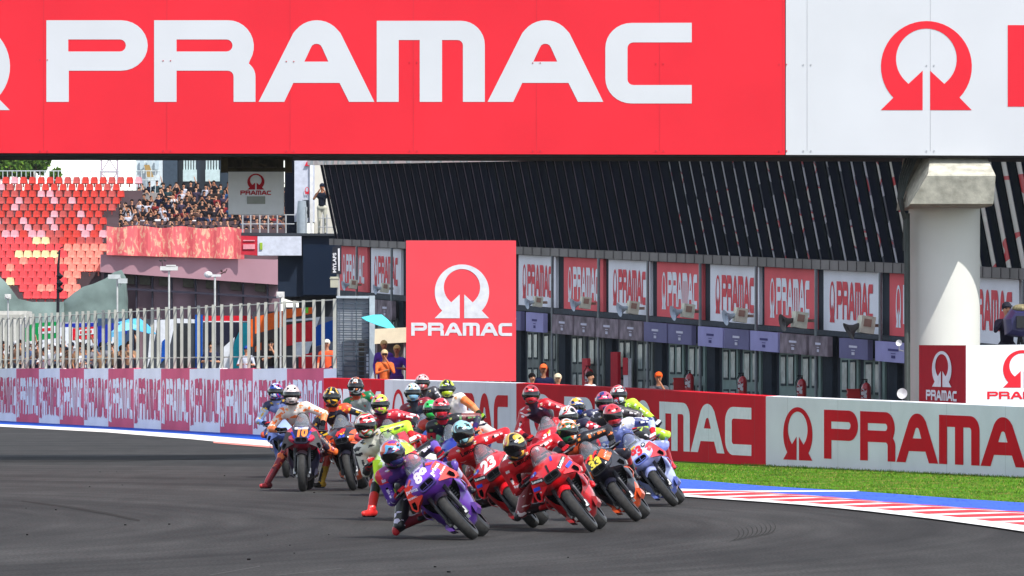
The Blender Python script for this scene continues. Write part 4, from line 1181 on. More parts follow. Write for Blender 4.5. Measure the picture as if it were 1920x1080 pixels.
mb.hexa([W(687, 664, sY + .02), W(692, 664, sY + .02), W(692, 700, sY + .02), W(687, 700, sY + .02)], (0, .03, 0), 2); mb.build("dark_glass", [M((74, 80, 92), .25), M((50, 48, 46), .5), M((190, 196, 204), .4)], parent=sc)
mb = MB(); mb.box(Vector((W(698, 600, sY).x, sY - .05, 2.0)), (.14, .16, 3.55)); mb.box(W(666, 557, sY), (.98, .14, .06)); mb.build("post", M((176, 186, 192), .5), parent=sc)
# marshals' shelter
mb = MB(); mb.hexa([W(703, 617, 160.5), W(763, 614, 160.5), W(763, 642, 160.5), W(702, 645, 160.5)], (0, 2.2, .02)); 
cn = empty('canopy', W(732, 640, 160.5), 'cream canopy roof over the three marshals left of the red sign', 'canopy'); mb.build('roof_sheet', M((236, 226, 196), .8, var=.06), parent=cn)
for x in (706, 758):
    mb = MB(); mb.tube([W(x, 640, 160.8), Vector((W(x, 640, 160.8).x, 160.8, 0))], .025, 6); mb.build('post', M((170, 170, 170), .5), parent=cn)
def parasol(cx, cy, r, Y, col, lb, tilt=.1, n=8):
    e = empty("parasol", Vector(((cx - 960) * Y / F, Y, 0)), lb, "parasol", "parasols and umbrellas behind the pit wall")
    c = W(cx, cy, Y); mb = MB(); ax = Vector((tilt, -.1, 1)).normalized()
    mb.lathe(c, ax, [(0, .01), (-.08 * r * 2, r * .45), (-.5 * r, r), (-.53 * r, r), (-.12 * r * 2, r * .43), (-.04, .01)], n); mb.build("cover", M(col, .8, var=.06), parent=e)
    mb = MB(); mb.tube([c - ax * .05, Vector((c.x - .1, c.y, 0))], .02, 6); mb.build("pole", M((170, 170, 170), .5), parent=e)
parasol(716, 590, .48, 166, (96, 206, 214), "turquoise umbrella above the cream canopy", .35)
MO = (216, 110, 60)
person(Vector((W(721, 700, 158.5).x, 158.5, .62)), 1.72, .1, "marshal in tan helmet at the front of the group, orange and purple suit", pose='chin', top=MO, legs=(84, 52, 130), skin=SK[1], hair=(40, 30, 20), sleeves=True, cap=(206, 180, 140), glasses=True)
person(Vector((W(720, 700, 159.6).x, 159.6, .86)), 1.72, .2, "marshal in tan helmet at the back, highest of the group of three", pose='down', top=(88, 56, 150), legs=(84, 52, 130), skin=SK[1], hair=(40, 30, 20), sleeves=True, cap=(190, 160, 110))
person(Vector((W(744, 700, 159.2).x, 159.2, .74)), 1.72, -.1, "marshal in tan helmet at right of the group, purple vest", pose='lean', top=(86, 58, 160), legs=(84, 52, 130), skin=SK[1], hair=(40, 30, 20), sleeves=False, cap=(206, 170, 110))
mb = MB(); mb.box((W(732, 700, 159.6).x, 160, .29), (1.0, 2.6, .58)); mb.build("step_platform", M((70, 70, 72), .8), label="low grey platform under the three marshals", cat="platform")
mb = MB(); mb.hexa([W(703, 640, 162.6), W(763, 640, 162.6), W(763, 730, 162.6), W(703, 730, 162.6)], (0, .1, 0)); mb.build("shelter_back_panel", M((96, 92, 90), .8, var=.2), label="dull panel behind the three marshals", cat="panel")
# walkway behind the pit wall
zt_ = .95
mb = MB(); vs = []
for Y in (238, 168.5):
    vs += [(LWx(Y) + .5, Y, zt_), (LWx(Y) + 2.6, Y, zt_), (LWx(Y) + 2.6, Y, 0), (LWx(Y) + .5, Y, 0)]
mb.add(vs, [(0, 1, 5, 4), (1, 2, 6, 5), (2, 3, 7, 6), (3, 0, 4, 7), (0, 3, 2, 1), (4, 5, 6, 7)]); mb.build("walkway", M((100, 100, 102), .8), label="raised concrete walkway along the back of the pit wall", cat="walkway")
rw = random.Random(21)
wt = [("blue", (70, 90, 130)), ("brown", (96, 74, 62)), ("grey", (120, 120, 128)), ("white", (204, 206, 214)), ("dark", (38, 36, 40)), ("tan", (150, 118, 92))]
xl = [3, 21, 30, 47, 60, 74, 84, 97, 112, 124, 134, 148, 158, 168, 178, 192, 206, 216, 228, 242]
spots = ["leftmost", "second", "third", "fourth", "fifth", "sixth", "seventh", "eighth", "ninth", "tenth", "eleventh", "twelfth", "thirteenth", "fourteenth", "fifteenth", "sixteenth", "seventeenth", "eighteenth", "nineteenth", "rightmost"]
for i, x in enumerate(xl):
    Y = LWY(x) + rw.uniform(3.4, 4.3); yh = 655 + rw.uniform(-6, 10) if i % 3 else 662
    nm, t = rw.choice(wt); h = 1.74; zh = CH + (HZ - yh) * Y / F + .22
    zb = min(zt_ + .1, zh - h); zb = max(zb, zt_ - .3)
    person(((x - 960) * Y / F, Y, zb), (zh - zb), rw.uniform(-.7, .7), "spectator in %s top behind the fence, %s in the left group" % (nm, spots[i]), "spectators behind the fence at left",
           pose=rw.choice(['lean', 'chin', 'cam', 'down', 'lean']), top=t, legs=(46, 48, 60), skin=rw.choice(SK), hair=(36, 26, 22), cap=rw.choice([None, None, (30, 34, 46), (200, 200, 204)]), glasses=rw.random() < .4)
for i in range(16):
    x = 8 + 15.5 * i + rw.uniform(-3, 3); Y = LWY(x) + rw.uniform(6.0, 7.5); yh = 652 + rw.uniform(-8, 8); nm, t = rw.choice(wt)
    zh = CH + (HZ - yh) * Y / F + .2; zb = max(zh - 1.9, 0)
    person(((x - 960) * Y / F, Y, zb), zh - zb, rw.uniform(-.8, .8), "spectator in %s top in the back row behind the far left fence" % nm, "back row spectators in %s tops" % nm,
           pose=rw.choice(['lean', 'cam', 'down', 'up']), top=t, legs=(46, 48, 60), skin=rw.choice(SK), hair=(36, 26, 22), cap=rw.choice([None, (30, 34, 46), (200, 200, 204)]), glasses=rw.random() < .4)
for x, yh, lb, kw in ((396, 640, "spectator in dark blue shirt alone behind the fence", dict(pose='lean', top=(40, 44, 66), cap=None)),
                      (462, 648, "spectator in white shirt and blue cap leaning on the wall", dict(pose='lean', top=(196, 204, 220), cap=(40, 70, 150))),
                      (508, 635, "spectator in sunglasses with hand on chin and black shirt", dict(pose='chin', top=(30, 28, 30), cap=None, glasses=True)),
                      (613, 636, "marshal in white helmet and orange vest by the mesh cage", dict(pose='down', top=(236, 96, 60), cap=(226, 222, 206), sleeves=False))):
    Y = LWY(x) + 3.6; zh = CH + (HZ - yh) * Y / F; h = min(1.80, zh - zt_)
    zb = zh - 1.78
    person(((x - 960) * Y / F, Y, zt_), zh - zt_, -.1, lb, legs=(40, 40, 60), skin=SK[0], hair=(30, 24, 22), **kw)

# hospitality trucks, flags and awnings behind the fence
def paneltruck(name, Y, x0, x1, y0, panels, mats, lb, cat, dep=3.0, rz=0):
    """box body standing on the ground with coloured side panels given in photo pixels"""
    e = empty(name, Vector((((x0 + x1) / 2 - 960) * Y / F, Y, 0)), lb, cat)
    mb = MB(); top = CH + (HZ - y0) * Y / F
    a, b3 = (x0 - 960) * Y / F, (x1 - 960) * Y / F
    mb.hexa([Vector((a, Y, top)), Vector((b3, Y, top)), Vector((b3, Y, .35)), Vector((a, Y, .35))], (0, dep, 0)); mb.box(((a + b3) / 2, Y + dep / 2, .2), ((b3 - a) * .9, dep * .8, .4))
    mb.build("body", mats[0], parent=e)
    mb = MB()
    for k, (mi, pts) in enumerate(panels):
        mb.hexa([W(px, py, Y - .02 - .012 * k) for px, py in pts], (0, .01, 0), mi)
    mb.build("coloured_panels", mats, parent=e)
    return e
GRN = M((20, 140, 74), .6); WHT = M((220, 224, 230), .6); REDP = M((206, 34, 50), .6); BLU = M((34, 52, 160), .6); LBL = M((100, 178, 220), .6); DKN = M((30, 32, 50), .5); ORG = M((238, 106, 42), .6); GRY = M((74, 74, 80), .6); TQ = M((40, 176, 190), .6); LIM = M((120, 220, 70), .6); BL2 = M((20, 80, 170), .6)
paneltruck("marquee", 262, -40, 50, 583, [(1, [(-30, 590), (44, 590), (44, 596), (-30, 596)])], [M((206, 204, 196), .7), M((180, 178, 170), .7)], "white marquee at the far left behind the spectators", "tent")
paneltruck("hospitality_stand", 256, 38, 108, 608, [(1, [(42, 618), (62, 606), (62, 640), (42, 642)]), (1, [(62, 606), (106, 603), (106, 634), (62, 640)]), (2, [(72, 613), (104, 611), (104, 624), (72, 626)]), (3, [(75, 616), (98, 614), (98, 620), (75, 622)]), (2, [(42, 642), (106, 634), (106, 650), (42, 656)])], [M((150, 154, 160), .7), GRN, WHT, REDP], "hospitality stand with green, white and red striped front", "stand")
paneltruck("hospitality_stand", 252, 112, 184, 604, [(4, [(118, 607), (184, 605), (184, 612), (118, 614)]), (3, [(136, 616), (182, 612), (182, 634), (136, 638)]), (2, [(112, 614), (136, 613), (136, 640), (112, 642)]), (2, [(146, 619), (178, 616), (178, 626), (146, 629)]), (3, [(150, 621), (172, 619), (172, 624), (150, 626)]), (2, [(112, 640), (184, 636), (184, 652), (112, 654)])], [M((170, 170, 180), .7), GRN, WHT, REDP, BLU], "hospitality stand with blue stripe over red and white panels", "stand")
paneltruck("team_truck", 248, 183, 242, 597, [(4, [(183, 608), (200, 600), (240, 598), (238, 622), (205, 650), (183, 652)]) if False else (4, [(183, 612), (238, 600), (238, 625), (183, 650)]), (5, [(206, 622), (232, 616), (228, 660), (206, 662)]), (2, [(210, 632), (216, 632), (216, 646), (210, 646)])], [M((60, 80, 110), .6), GRN, WHT, REDP, BLU, LBL], "blue team truck left of the light blue umbrellas", "truck")
parasol(262, 597, .75, 240, (90, 176, 220), "larger light blue umbrella behind the fence", .3)
parasol(232, 604, .55, 238, (130, 200, 228), "smaller light blue umbrella behind the fence", -.2)
paneltruck("team_truck", 244, 268, 374, 598, [(1, [(283, 600), (296, 600), (286, 660), (276, 690)]), (1, [(300, 600), (330, 598), (318, 650), (296, 692)]) , (1, [(330, 597), (372, 599), (372, 606), (328, 606)]), (2, [(334, 610), (358, 610), (356, 690), (330, 690)]), (3, [(304, 640), (316, 630), (312, 670), (302, 680)]), (4, [(366, 590), (380, 590), (380, 692), (366, 692)])], [M((56, 62, 72), .4), WHT, M((22, 24, 28), .3), BL2, BL2], "white and dark team truck with slanted stripes in the middle", "truck")
paneltruck("team_truck", 240, 381, 472, 592, [(1, [(381, 592), (472, 592), (472, 602), (381, 602)]), (2, [(381, 602), (472, 602), (472, 604), (381, 604)]), (3, [(381, 604), (456, 604), (456, 640), (381, 650)]), (4, [(440, 640), (456, 605), (470, 605), (470, 692), (426, 692)]), (2, [(420, 650), (440, 632), (432, 692), (410, 692)])], [M((40, 44, 60), .4), REDP, WHT, DKN, TQ], "dark team truck with red roof stripe and turquoise corner", "truck")
dt = MB(); t = text2d("Dynavolt" if False else "D r y w", .02, .2); xs = [p[0] for p in t[0]]; ys = [p[1] for p in t[0]]
paneltruck("team_truck", 236, 474, 532, 584, [(1, [(478, 594), (532, 582), (532, 612), (478, 626)]), (2, [(478, 628), (532, 614), (532, 690), (478, 690)]), (1, [(478, 650), (490, 642), (490, 656), (478, 660)]), (1, [(464, 600), (474, 598), (474, 650), (464, 650)])], [GRY, ORG, M((70, 60, 60), .5)], "orange and black team truck left of the red and white one", "truck")
paneltruck("team_truck", 234, 533, 588, 576, [(1, [(533, 580), (586, 576), (586, 588), (533, 598)]), (4, [(570, 577), (578, 576), (578, 587), (570, 587)]), (5, [(533, 606), (586, 598), (586, 600), (533, 608)]), (3, [(533, 610), (586, 602), (586, 640), (533, 650)]), (2, [(550, 642), (586, 640), (578, 664), (550, 672)]), (3, [(560, 668), (588, 660), (588, 690), (560, 690)]), (2, [(533, 600), (586, 596), (586, 600), (533, 604)])], [GRY, ORG, WHT, M((220, 44, 56), .6), LIM, M((70, 60, 60), .5)], "red and white team truck with orange roof edge", "truck")
paneltruck("team_truck", 232, 590, 640, 594, [(1, [(590, 612), (624, 600), (624, 640), (590, 650)]), (2, [(590, 596), (600, 594), (594, 612), (590, 614)]), (3, [(590, 652), (610, 645), (610, 690), (590, 690)])], [M((120, 126, 140), .5), BL2, WHT, M((90, 84, 110), .6)], "blue and grey team truck nearest the mesh cage", "truck")
# poles with instruments
def pole_thing(name, px, py0, Y, lb, cat, build):
    Y = LWY(px) + 3.2
    b = W(px, py0, Y); e = empty(name, Vector((b.x, Y, 0)), lb, cat)
    mb = MB(); mb.tube([Vector((b.x, Y, 0)), b], .03, 8); mb.build("pole", M((196, 198, 196), .5), parent=e); build(e, b, Y)
def ws1(e, b, Y):
    mb = MB(); mb.box(b + Vector((0, 0, .08)), (.55, .2, .13)); mb.box(b + Vector((.06, 0, .16)), (.3, .2, .06)); mb.build("sensor_box", M((214, 214, 210), .4), parent=e)
    mb = MB(); mb.tube([b + Vector((-.2, 0, .1)), b + Vector((-.22, 0, .32))], .015, 6)
    for a in (0, 2.1, 4.2): mb.ball(b + Vector((-.22 + .1 * math.cos(a), .1 * math.sin(a), .33)), .035, nu=8, nv=6); mb.tube([b + Vector((-.22, 0, .33)), b + Vector((-.22 + .1 * math.cos(a), .1 * math.sin(a), .33))], .008, 4)
    mb.build("anemometer", M((70, 60, 60), .5), parent=e)
def ws2(e, b, Y):
    mb = MB(); mb.box(b + Vector((0, 0, .02)), (.36, .1, .07)); mb.ball(b + Vector((-.2, 0, .05)), (.13, .13, .1)); mb.build("sensor_head", M((214, 214, 214), .4), parent=e)
    mb = MB(); mb.tube([b + Vector((.15, 0, .05)), b + Vector((.3, 0, .14))], .018, 6); mb.box(b + Vector((.33, 0, .15)), (.02, .12, .14), rot=Matrix.Rotation(.5, 3, 'Y')); mb.ball(b + Vector((.2, 0, .16)), .04, nu=8, nv=6); mb.build("wind_vane", M((70, 52, 50), .5), parent=e)
pole_thing("weather_station", 317, 508, 196, "white weather station box with cup anemometer on a pole", "weather station", ws1)
pole_thing("weather_station", 403, 518, 190, "white weather sensor with small wind vane on a pole", "weather station", ws2)
def cams(e, b, Y):
    mb = MB(); mb.box(b + Vector((-.1, 0, .04)), (.4, .2, .14)); mb.box(b + Vector((.18, 0, -.1)), (.3, .2, .16)); mb.tube([b + Vector((.1, 0, 0)), b + Vector((.12, 0, -.3))], .02, 6); mb.build("camera_housing", M((190, 196, 196), .5), parent=e)
pole_thing("surveillance_camera", 220, 521, 205, "pale surveillance camera pair on a pole before the netting", "camera", cams)
SY_ = LWY(112) + 3.2; b = W(112, 466, SY_); e = empty("loudspeaker_pole", Vector((b.x, SY_, 0)), "dark pole with stacked black horn speakers in front of the seats", "pole")
mb = MB(); mb.tube([Vector((b.x - .1, SY_, 0)), b + Vector((-.05, 0, -.6)), b + Vector((0, 0, -.05))], [.07, .05, .03], 8); mb.tube([b, b + Vector((.12, 0, .06))], .02, 6); mb.tube([b + Vector((-.1, 0, -.16)), b + Vector((.02, 0, -.16))], .03, 6); mb.build("pole", M((36, 36, 42), .5), parent=e)
mb = MB()
for k, dz in enumerate((.95, 1.2, 1.42)):
    mb.lathe(b + Vector((0, 0, -dz)), (0, 0, 1), [(-.12, .04), (-.02, .13), (.0, .13), (.06, .04), (.1, .03)], 12)
mb.build("horn_speaker", M((34, 34, 40), .5), parent=e, smooth=40)
for px, py, Y, lb in ((46, 598, 212, "stubby sensor post with orange top at the far left"), (15, 556, 210, "thin pale pole with white lamp head at the far left"), (526, 553, 172.5, "small white camera on the fence line left of the cage")):
    Y = LWY(px) + 3.2; b = W(px, py, Y); e = empty("camera_pole", Vector((b.x, Y, 0)), lb, "pole")
    mb = MB(); mb.tube([Vector((b.x, Y, 0)), b], .03, 6); mb.build("pole", M((190, 190, 190), .5), parent=e)
    mb = MB(); mb.box(b, (.22, .24, .18)); mb.lathe(b + Vector((0, -.1, 0)), (0, -1, 0), [(0, .07), (.08, .07), (.08, .01)], 10); mb.build("camera_head", M((214, 212, 208), .5), parent=e)

# camera platform and operator at the right edge
cp = empty("camera_platform", W(1811, 800, 116), "boxed camera platform with dark red side and white front", "platform")
c0 = W(1724.5, 648, 119.5); c1 = W(1811, 648.5, 116); c2 = W(2100, 645, 116)
zb = .3
mb = MB(); zt0 = c0.z; 
P_ = [Vector((c0.x, c0.y, c0.z)), c1.copy(), c2.copy(), Vector((c2.x, 119.5, c0.z))]
mb.add([*P_, *[Vector((p.x, p.y, zb)) for p in P_]], [(0, 1, 2, 3), (0, 4, 5, 1), (1, 5, 6, 2), (2, 6, 7, 3), (3, 7, 4, 0)]); mb.build("box_frame", M((120, 120, 124), .7), parent=cp)
qs = [c0 + Vector((-.015, -.01, .01)), c1 + Vector((-.012, -.02, .01)), W(1811, 761.5, 116) + Vector((-.012, -.02, 0)), W(1724.5, 757, 119.5) + Vector((-.015, -.01, 0))]
mb = MB(); mb.hexa(qs, Vector((.012, .004, 0))); sp = mb.build("side_banner", M((168, 26, 42), .65, var=.05), parent=cp)
mb = MB(); put2d(mb, OMEGA, sub(qs, .30, .72, .10, .70), 1651.4, 1822, 39.7, 207, .012); put2d(mb, WORD, sub(qs, .17, .83, .755, .93), 87, 1297, 38, 194, .012); mb.build("lettering", M((222, 222, 230), .6), parent=sp)
qs = [c1 + Vector((0, -.03, .01)), c2 + Vector((0, -.03, .01)), W(2100, 764, 116) + Vector((0, -.03, 0)), W(1811, 761.5, 116) + Vector((0, -.03, 0))]
mb = MB(); mb.hexa(qs, Vector((0, .028, 0))); sp = mb.build("front_banner", M((228, 230, 234), .6, var=.02), parent=cp)
mb = MB(); put2d(mb, OMEGA, [W(1880.5, 656.5, 115.97), W(1953, 656.5, 115.97), W(1953, 727, 115.97), W(1880.5, 727, 115.97)], 1651.4, 1822, 39.7, 207, .006); put2d(mb, WORD, [W(1851, 734, 115.97), W(1982, 734, 115.97), W(1982, 748.5, 115.97), W(1851, 748.5, 115.97)], 87, 1297, 38, 194, .006); mb.build("lettering", BRD, parent=sp)
pf = W(1890, 648, 117.9)
zf = c0.z
hh = CH + (HZ - 568) * 117.9 / F
person(Vector((pf.x - .02, 117.9, hh - 1.74)), 1.76, .2, "camera operator with headphones standing at the right edge, dark clothes", pose='cam', top=(30, 28, 40), legs=(40, 40, 50), skin=SK[0], hair=(30, 24, 22), sleeves=True, cap=(44, 44, 52))
cc = W(1912, 606, 117.3)
e = empty("broadcast_camera", cc - Vector((0, 0, .45)), "broadcast camera under a dark blue rain cover, right edge", "camera")
mb = MB(); rr = [[(x * sx + cc.x, cc.y + y, cc.z + z * sz + dz) for x, z in ((-1, -.8), (-1.1, .3), (-.6, 1), (.6, 1), (1.1, .3), (1, -.8), (0, -1))] for y, sx, sz, dz in ((-.32, .16, .17, .02), (-.2, .24, .24, .0), (.1, .27, .27, 0), (.3, .2, .2, .03))]
mb.loft(rr); mb.build("rain_cover", M((44, 42, 88), .45, var=.2), parent=e, smooth=30)
mb = MB(); mb.box(cc + Vector((.06, -.37, .02)), (.3, .14, .22)); mb.build("lens_hood", M((20, 20, 22), .4), parent=e)
mb = MB(); mb.ball(cc + Vector((.02, -.1, .27)), (.17, .18, .08)); mb.build("windshield_cover", M((140, 130, 100), .8, var=.3, scale=20), parent=e)
mb = MB(); 
for a in (0, 2.1, 4.2): mb.tube([cc + Vector((0, 0, -.2)), Vector((cc.x + .3 * math.cos(a), cc.y + .3 * math.sin(a), c0.z - .9))], .03, 6)
mb.build("tripod", M((30, 30, 34), .5), parent=e)

# pit lane crew seen over the barrier
def crew(px, yh, Y, lb, **kw):
    z = CH + (HZ - yh) * Y / F; person(Vector(((px - 960) * Y / F, Y, 0)), min(2.0, max(z, 1.5)), kw.pop('rz', 0), lb, legs=(30, 32, 44), **kw)
crew(1019, 682, 168, "pit crew member in orange cap and navy jacket", pose='down', top=(30, 34, 62), skin=SK[1], hair=(30, 24, 20), sleeves=True, cap=(240, 110, 60))
crew(998, 699, 164, "pit crew member with black hair left of the orange cap", pose='down', top=(60, 60, 80), skin=SK[0], hair=(24, 20, 20), rz=.4)
crew(1046, 700, 150, "pit crew member in pale cap right of the orange cap", pose='down', top=(120, 50, 60), skin=SK[0], hair=(24, 20, 20), cap=(220, 200, 170))
crew(1107, 696, 158, "pit crew man in white shirt turned away", pose='down', top=(206, 210, 218), skin=SK[0], hair=(24, 20, 20), rz=.9)
crew(1235, 697, 150, "marshal in orange helmet with lime ear guards", pose='chin', top=(80, 80, 86), skin=SK[1], hair=(24, 20, 20), cap=(244, 96, 40))
for s in (-1, 1):
    pass
# ================================================================== RACING MOTORCYCLES AND RIDERS
TYRE = M((34, 34, 35), .42, var=.12, scale=14, bump=.1)
TYSC = M((64, 63, 62), .75, var=.2, scale=20)
RUB = M((16, 16, 18), .5); CARB = M((26, 27, 30), .35, coat=.5); ALU = M((150, 150, 152), .3, .9); DRK = M((10, 10, 12), .6); GOLD = M((176, 132, 60), .3, .8)
SCREEN = glassy((150, 156, 164), .26, .12)

def sring(y, zt, zb, w, zw, n=20, p=.75, cut=None):
    out = []
    for k in range(n):
        a = 2 * math.pi * k / n; c, s_ = math.cos(a), math.sin(a)
        x = w * math.copysign(abs(c) ** p, c)
        z = zw + ((zt - zw) if s_ > 0 else (zw - zb)) * math.copysign(abs(s_) ** p, s_)
        out.append(Vector((x, y, z)))
    return out

def decal(mb, geo, tree, cx, cz, size, ang=0.0, aspect=1.0, mi=0, off=.005):
    """lay 2D lettering on the fairing: projected from the front on its real surface"""
    vs, fs = geo
    bm = bmesh.new(); bv = [bm.verts.new((x * aspect, y, 0)) for x, y in vs]
    for f in fs:
        try: bm.faces.new([bv[i] for i in f])
        except Exception: pass
    bmesh.ops.triangulate(bm, faces=bm.faces)
    for it in range(3):
        lg = [e for e in bm.edges if e.calc_length() * size > .03]
        if not lg: break
        bmesh.ops.subdivide_edges(bm, edges=lg, cuts=1, use_grid_fill=False)
        bmesh.ops.triangulate(bm, faces=bm.faces)
    ca, sa = math.cos(ang), math.sin(ang); idx = {}; out = []
    for v in bm.verts:
        x, z = v.co.x * size, -v.co.y * size
        X, Z = cx + x * ca - z * sa, cz + x * sa + z * ca
        h = tree.ray_cast(Vector((X, -2, Z)), Vector((0, 1, 0)))
        if h[0] is not None:
            idx[v] = len(out); out.append(h[0] + Vector((0, -off, .001)))
    fs2 = [tuple(idx[v] for v in f.verts) for f in bm.faces if all(v in idx for v in f.verts) and max(out[idx[v]].y for v in f.verts) - min(out[idx[v]].y for v in f.verts) < .12]
    mb.add(out, fs2, mi); bm.free()

def rrect(w, h):
    return ([(-w / 2, -h / 2), (w / 2, -h / 2), (w / 2, h / 2), (-w / 2, h / 2)], [(0, 1, 2, 3)])

BULL = ([(-1, .2), (-.7, -.1), (-.5, -.35), (-.1, -.3), (.2, -.5), (.55, -.55), (.9, -.35), (1.0, -.6), (.95, -.1), (.7, .1), (.4, .15), (.5, .5), (.3, .45), (.2, .2), (-.2, .15), (-.5, .3), (-.6, .6), (-.75, .55), (-.65, .2), (-.9, .4)], None)
BULL = tess([[BULL[0]]])
CIRC = ([(math.cos(a * .5236), math.sin(a * .5236)) for a in range(12)], [tuple(range(12))])

def motorcycle(px, py, Y, lean, yaw, c, label, group="racing motorcycles in the pack"):
    """c: dict of colours. front contact patch on the ground at px, depth Y"""
    e = empty("racing_motorcycle", (0, 0, 0), label, "motorcycle", group)
    WL[e.name] = Vector((0, 0, 0))
    x0 = (px - 960) * Y / F
    th = R(lean)
    mat = Matrix.Translation((x0, Y, .062 * (1 - math.cos(th)) + .004)) @ Matrix.Rotation(-R(yaw), 4, 'Z') @ Matrix.Rotation(-th, 4, 'Y')
    e.matrix_world = mat
    P1, P2, P3 = M(c['top'], .28, coat=.8, var=.05), M(c['side'], .28, coat=.8, var=.05), M(c['belly'], .32, coat=.6, var=.08)
    Pw = M(c.get('wing', c['side']), .28, coat=.8, var=.05)
    Pm = M(c.get('mud', c['side']), .3, coat=.6); Pn = M(c.get('ink', (240, 240, 240)), .45, var=.02); Pn2 = M(c.get('ink2', (240, 240, 240)), .45, var=.02)
    B = lambda mb, name, mats, par=e, sm=40: mb.build(name, mats, parent=par, smooth=sm)
    # wheels
    def wheel(y, Rr, w, r, name):
        z = Rr
        mb = MB(); hub = Rr - r
        mb.lathe((0, y, z), (1, 0, 0), [(-.02, hub * .98), (-.02, .05), (.02, .05), (.02, hub * .98)], 28, closed=True); 
        for k in range(5):
            a = 2 * math.pi * k / 5
            mb.tube([(0, y + .05 * math.cos(a), z + .05 * math.sin(a)), (0, y + hub * math.cos(a), z + hub * math.sin(a))], [.022, .016], 6)
        rim = B(mb, name, [DRK])
        mb = MB(); prof = []
        for k in range(13):
            a = math.pi * k / 12
            prof.append((-w / 2 * math.cos(a) ** 1 if k not in (0, 12) else (-w / 2 * .92 if k == 0 else w / 2 * .92), hub + r * math.sin(a) ** .8 if 0 < k < 12 else hub * .97))
        mb.lathe((0, y, z), (1, 0, 0), prof[:4], 44, 0); mb.lathe((0, y, z), (1, 0, 0), prof[3:10], 44, 1); mb.lathe((0, y, z), (1, 0, 0), prof[9:], 44, 0)
        B(mb, "tyre", [TYRE, TYSC], rim, 60)
        mb = MB()
        for s in ((-1, 1) if y < .5 else (1,)):
            mb.lathe((s * (.062 if y < .5 else .05), y, z), (1, 0, 0), [(-.004, .165 if y < .5 else .11), (.004, .165 if y < .5 else .11), (.004, .11 if y < .5 else .06), (-.004, .11 if y < .5 else .06)], 24, closed=True)
        B(mb, "brake_disc", [CARB], rim)
        return rim
    wheel(0, .30, .125, .065, "front_wheel"); wheel(1.43, .325, .20, .085, "rear_wheel")
    # forks, calipers
    for s in (-1, 1):
        mb = MB(); mb.tube([(s * .098, .0, .30), (s * .100, .05, .45), (s * .105, .17, .78)], [.028, .026, .024], 10, 0)
        mb.box((s * .088, .07, .27), (.03, .10, .12), 1); mb.tube([(s * .098, -.02, .26), (s * .098, .0, .34)], .036, 8, 1)
        mb.box((s * .112, -.045, .41), (.012, .05, .22), 2)
        B(mb, "fork", [GOLD if c.get('fork') else M((70, 70, 74), .3, .5), ALU, CARB])
    # mudguard
    mb = MB(); rings = []
    for a in np.linspace(56, 150, 12):
        ar = R(a); rr = .325
        ring = []
        for t in (-1, -.8, -.4, 0, .4, .8, 1):
            r_ = rr - .05 * abs(t) ** 2.2; ring.append(Vector((t * .082, -r_ * math.cos(ar), .30 + r_ * math.sin(ar))))
        for t in (1, .8, .4, 0, -.4, -.8, -1):
            r_ = rr - .012 - .05 * abs(t) ** 2.2; ring.append(Vector((t * .074, -r_ * math.cos(ar), .30 + r_ * math.sin(ar))))
        rings.append(ring)
    mb.loft(rings); B(mb, "mudguard", [Pm])
    # nose cowl
    mb = MB()
    mb.loft([sring(-.15, .80, .725, .09, .76, p=.9), sring(-.11, .845, .70, .14, .77, p=.95), sring(-.04, .90, .675, .20, .79, p=1.0), sring(.06, .95, .64, .245, .80, p=1.0), sring(.18, .985, .61, .265, .79, p=.95), sring(.32, .975, .59, .265, .77, p=.85), sring(.42, .94, .56, .25, .75)], 0)
    # two-tone: flanks take the side colour
    for i, f in enumerate(mb.f):
        cx = sum(mb.v[j][0] for j in f) / len(f); cz = sum(mb.v[j][2] for j in f) / len(f); cy = sum(mb.v[j][1] for j in f) / len(f)
        if abs(cx) > c.get('split', .12) + .18 * (cz - .8) or cz < .70: mb.m[i] = 1
    cv, cf = list(mb.v), list(mb.f)
    cowl = B(mb, "fairing", [P1, P2], sm=50)
    tree = BVHTree.FromPolygons([Vector(v) for v in cv], cf)
    # air intake
    mb = MB(); mb.loft([sring(-.165, .808, .715, .098, .762, p=.55), sring(-.10, .82, .70, .112, .762, p=.55)], 0)
    mb.loft([sring(-.168, .797, .728, .082, .762, p=.55), sring(-.169, .79, .733, .078, .762, p=.55)], 1)
    mb.box((0, -.171, .762), (.006, .006, .058), 0); mb.box((0, -.171, .745), (.14, .006, .004), 0)
    B(mb, "air_intake", [M(c.get('duct', c['belly']), .35), DRK])
    # windscreen
    mb = MB(); rings = []
    for y, z, wd in ((.06, .925, .145), (.14, 1.00, .155), (.23, 1.07, .155), (.32, 1.125, .14), (.40, 1.16, .11)):
        ring = [Vector((wd * math.sin(a), y + .10 * (1 - math.cos(a)) * 1.2, z - .12 * (1 - math.cos(a)) - .10 * (abs(a) / 1.5) ** 3)) for a in np.linspace(-1.45, 1.45, 11)]
        rings.append(ring + [p + Vector((0, .004, -.003)) for p in reversed(ring)])
    mb.loft(rings); B(mb, "windscreen", [SCREEN], sm=60)
    mb = MB(); mb.tube([rings[-1][k] for k in range(11)], .006, 5); mb.tube([Vector((s * .0, 0, 0)) + rings[0][k] for s in (1,) for k in range(11)], .006, 5); B(mb, "screen_trim", [DRK])
    # instrument / dash behind the screen
    mb = MB(); mb.box((0, .36, .97), (.14, .03, .09)); mb.tube([(-.10, .30, .95), (.10, .30, .95)], .02, 6); B(mb, "dashboard", [DRK])
    # body sides with radiator front
    mb = MB()
    mb.loft([sring(.335, .90, .40, .225, .72, p=.8), sring(.42, .915, .25, .255, .70, p=.85), sring(.55, .90, .15, .25, .66, p=.85), sring(.75, .84, .13, .21, .58, p=.85), sring(.98, .70, .16, .15, .48, p=.85), sring(1.08, .55, .22, .09, .40, p=.85)], 0, m0=2)
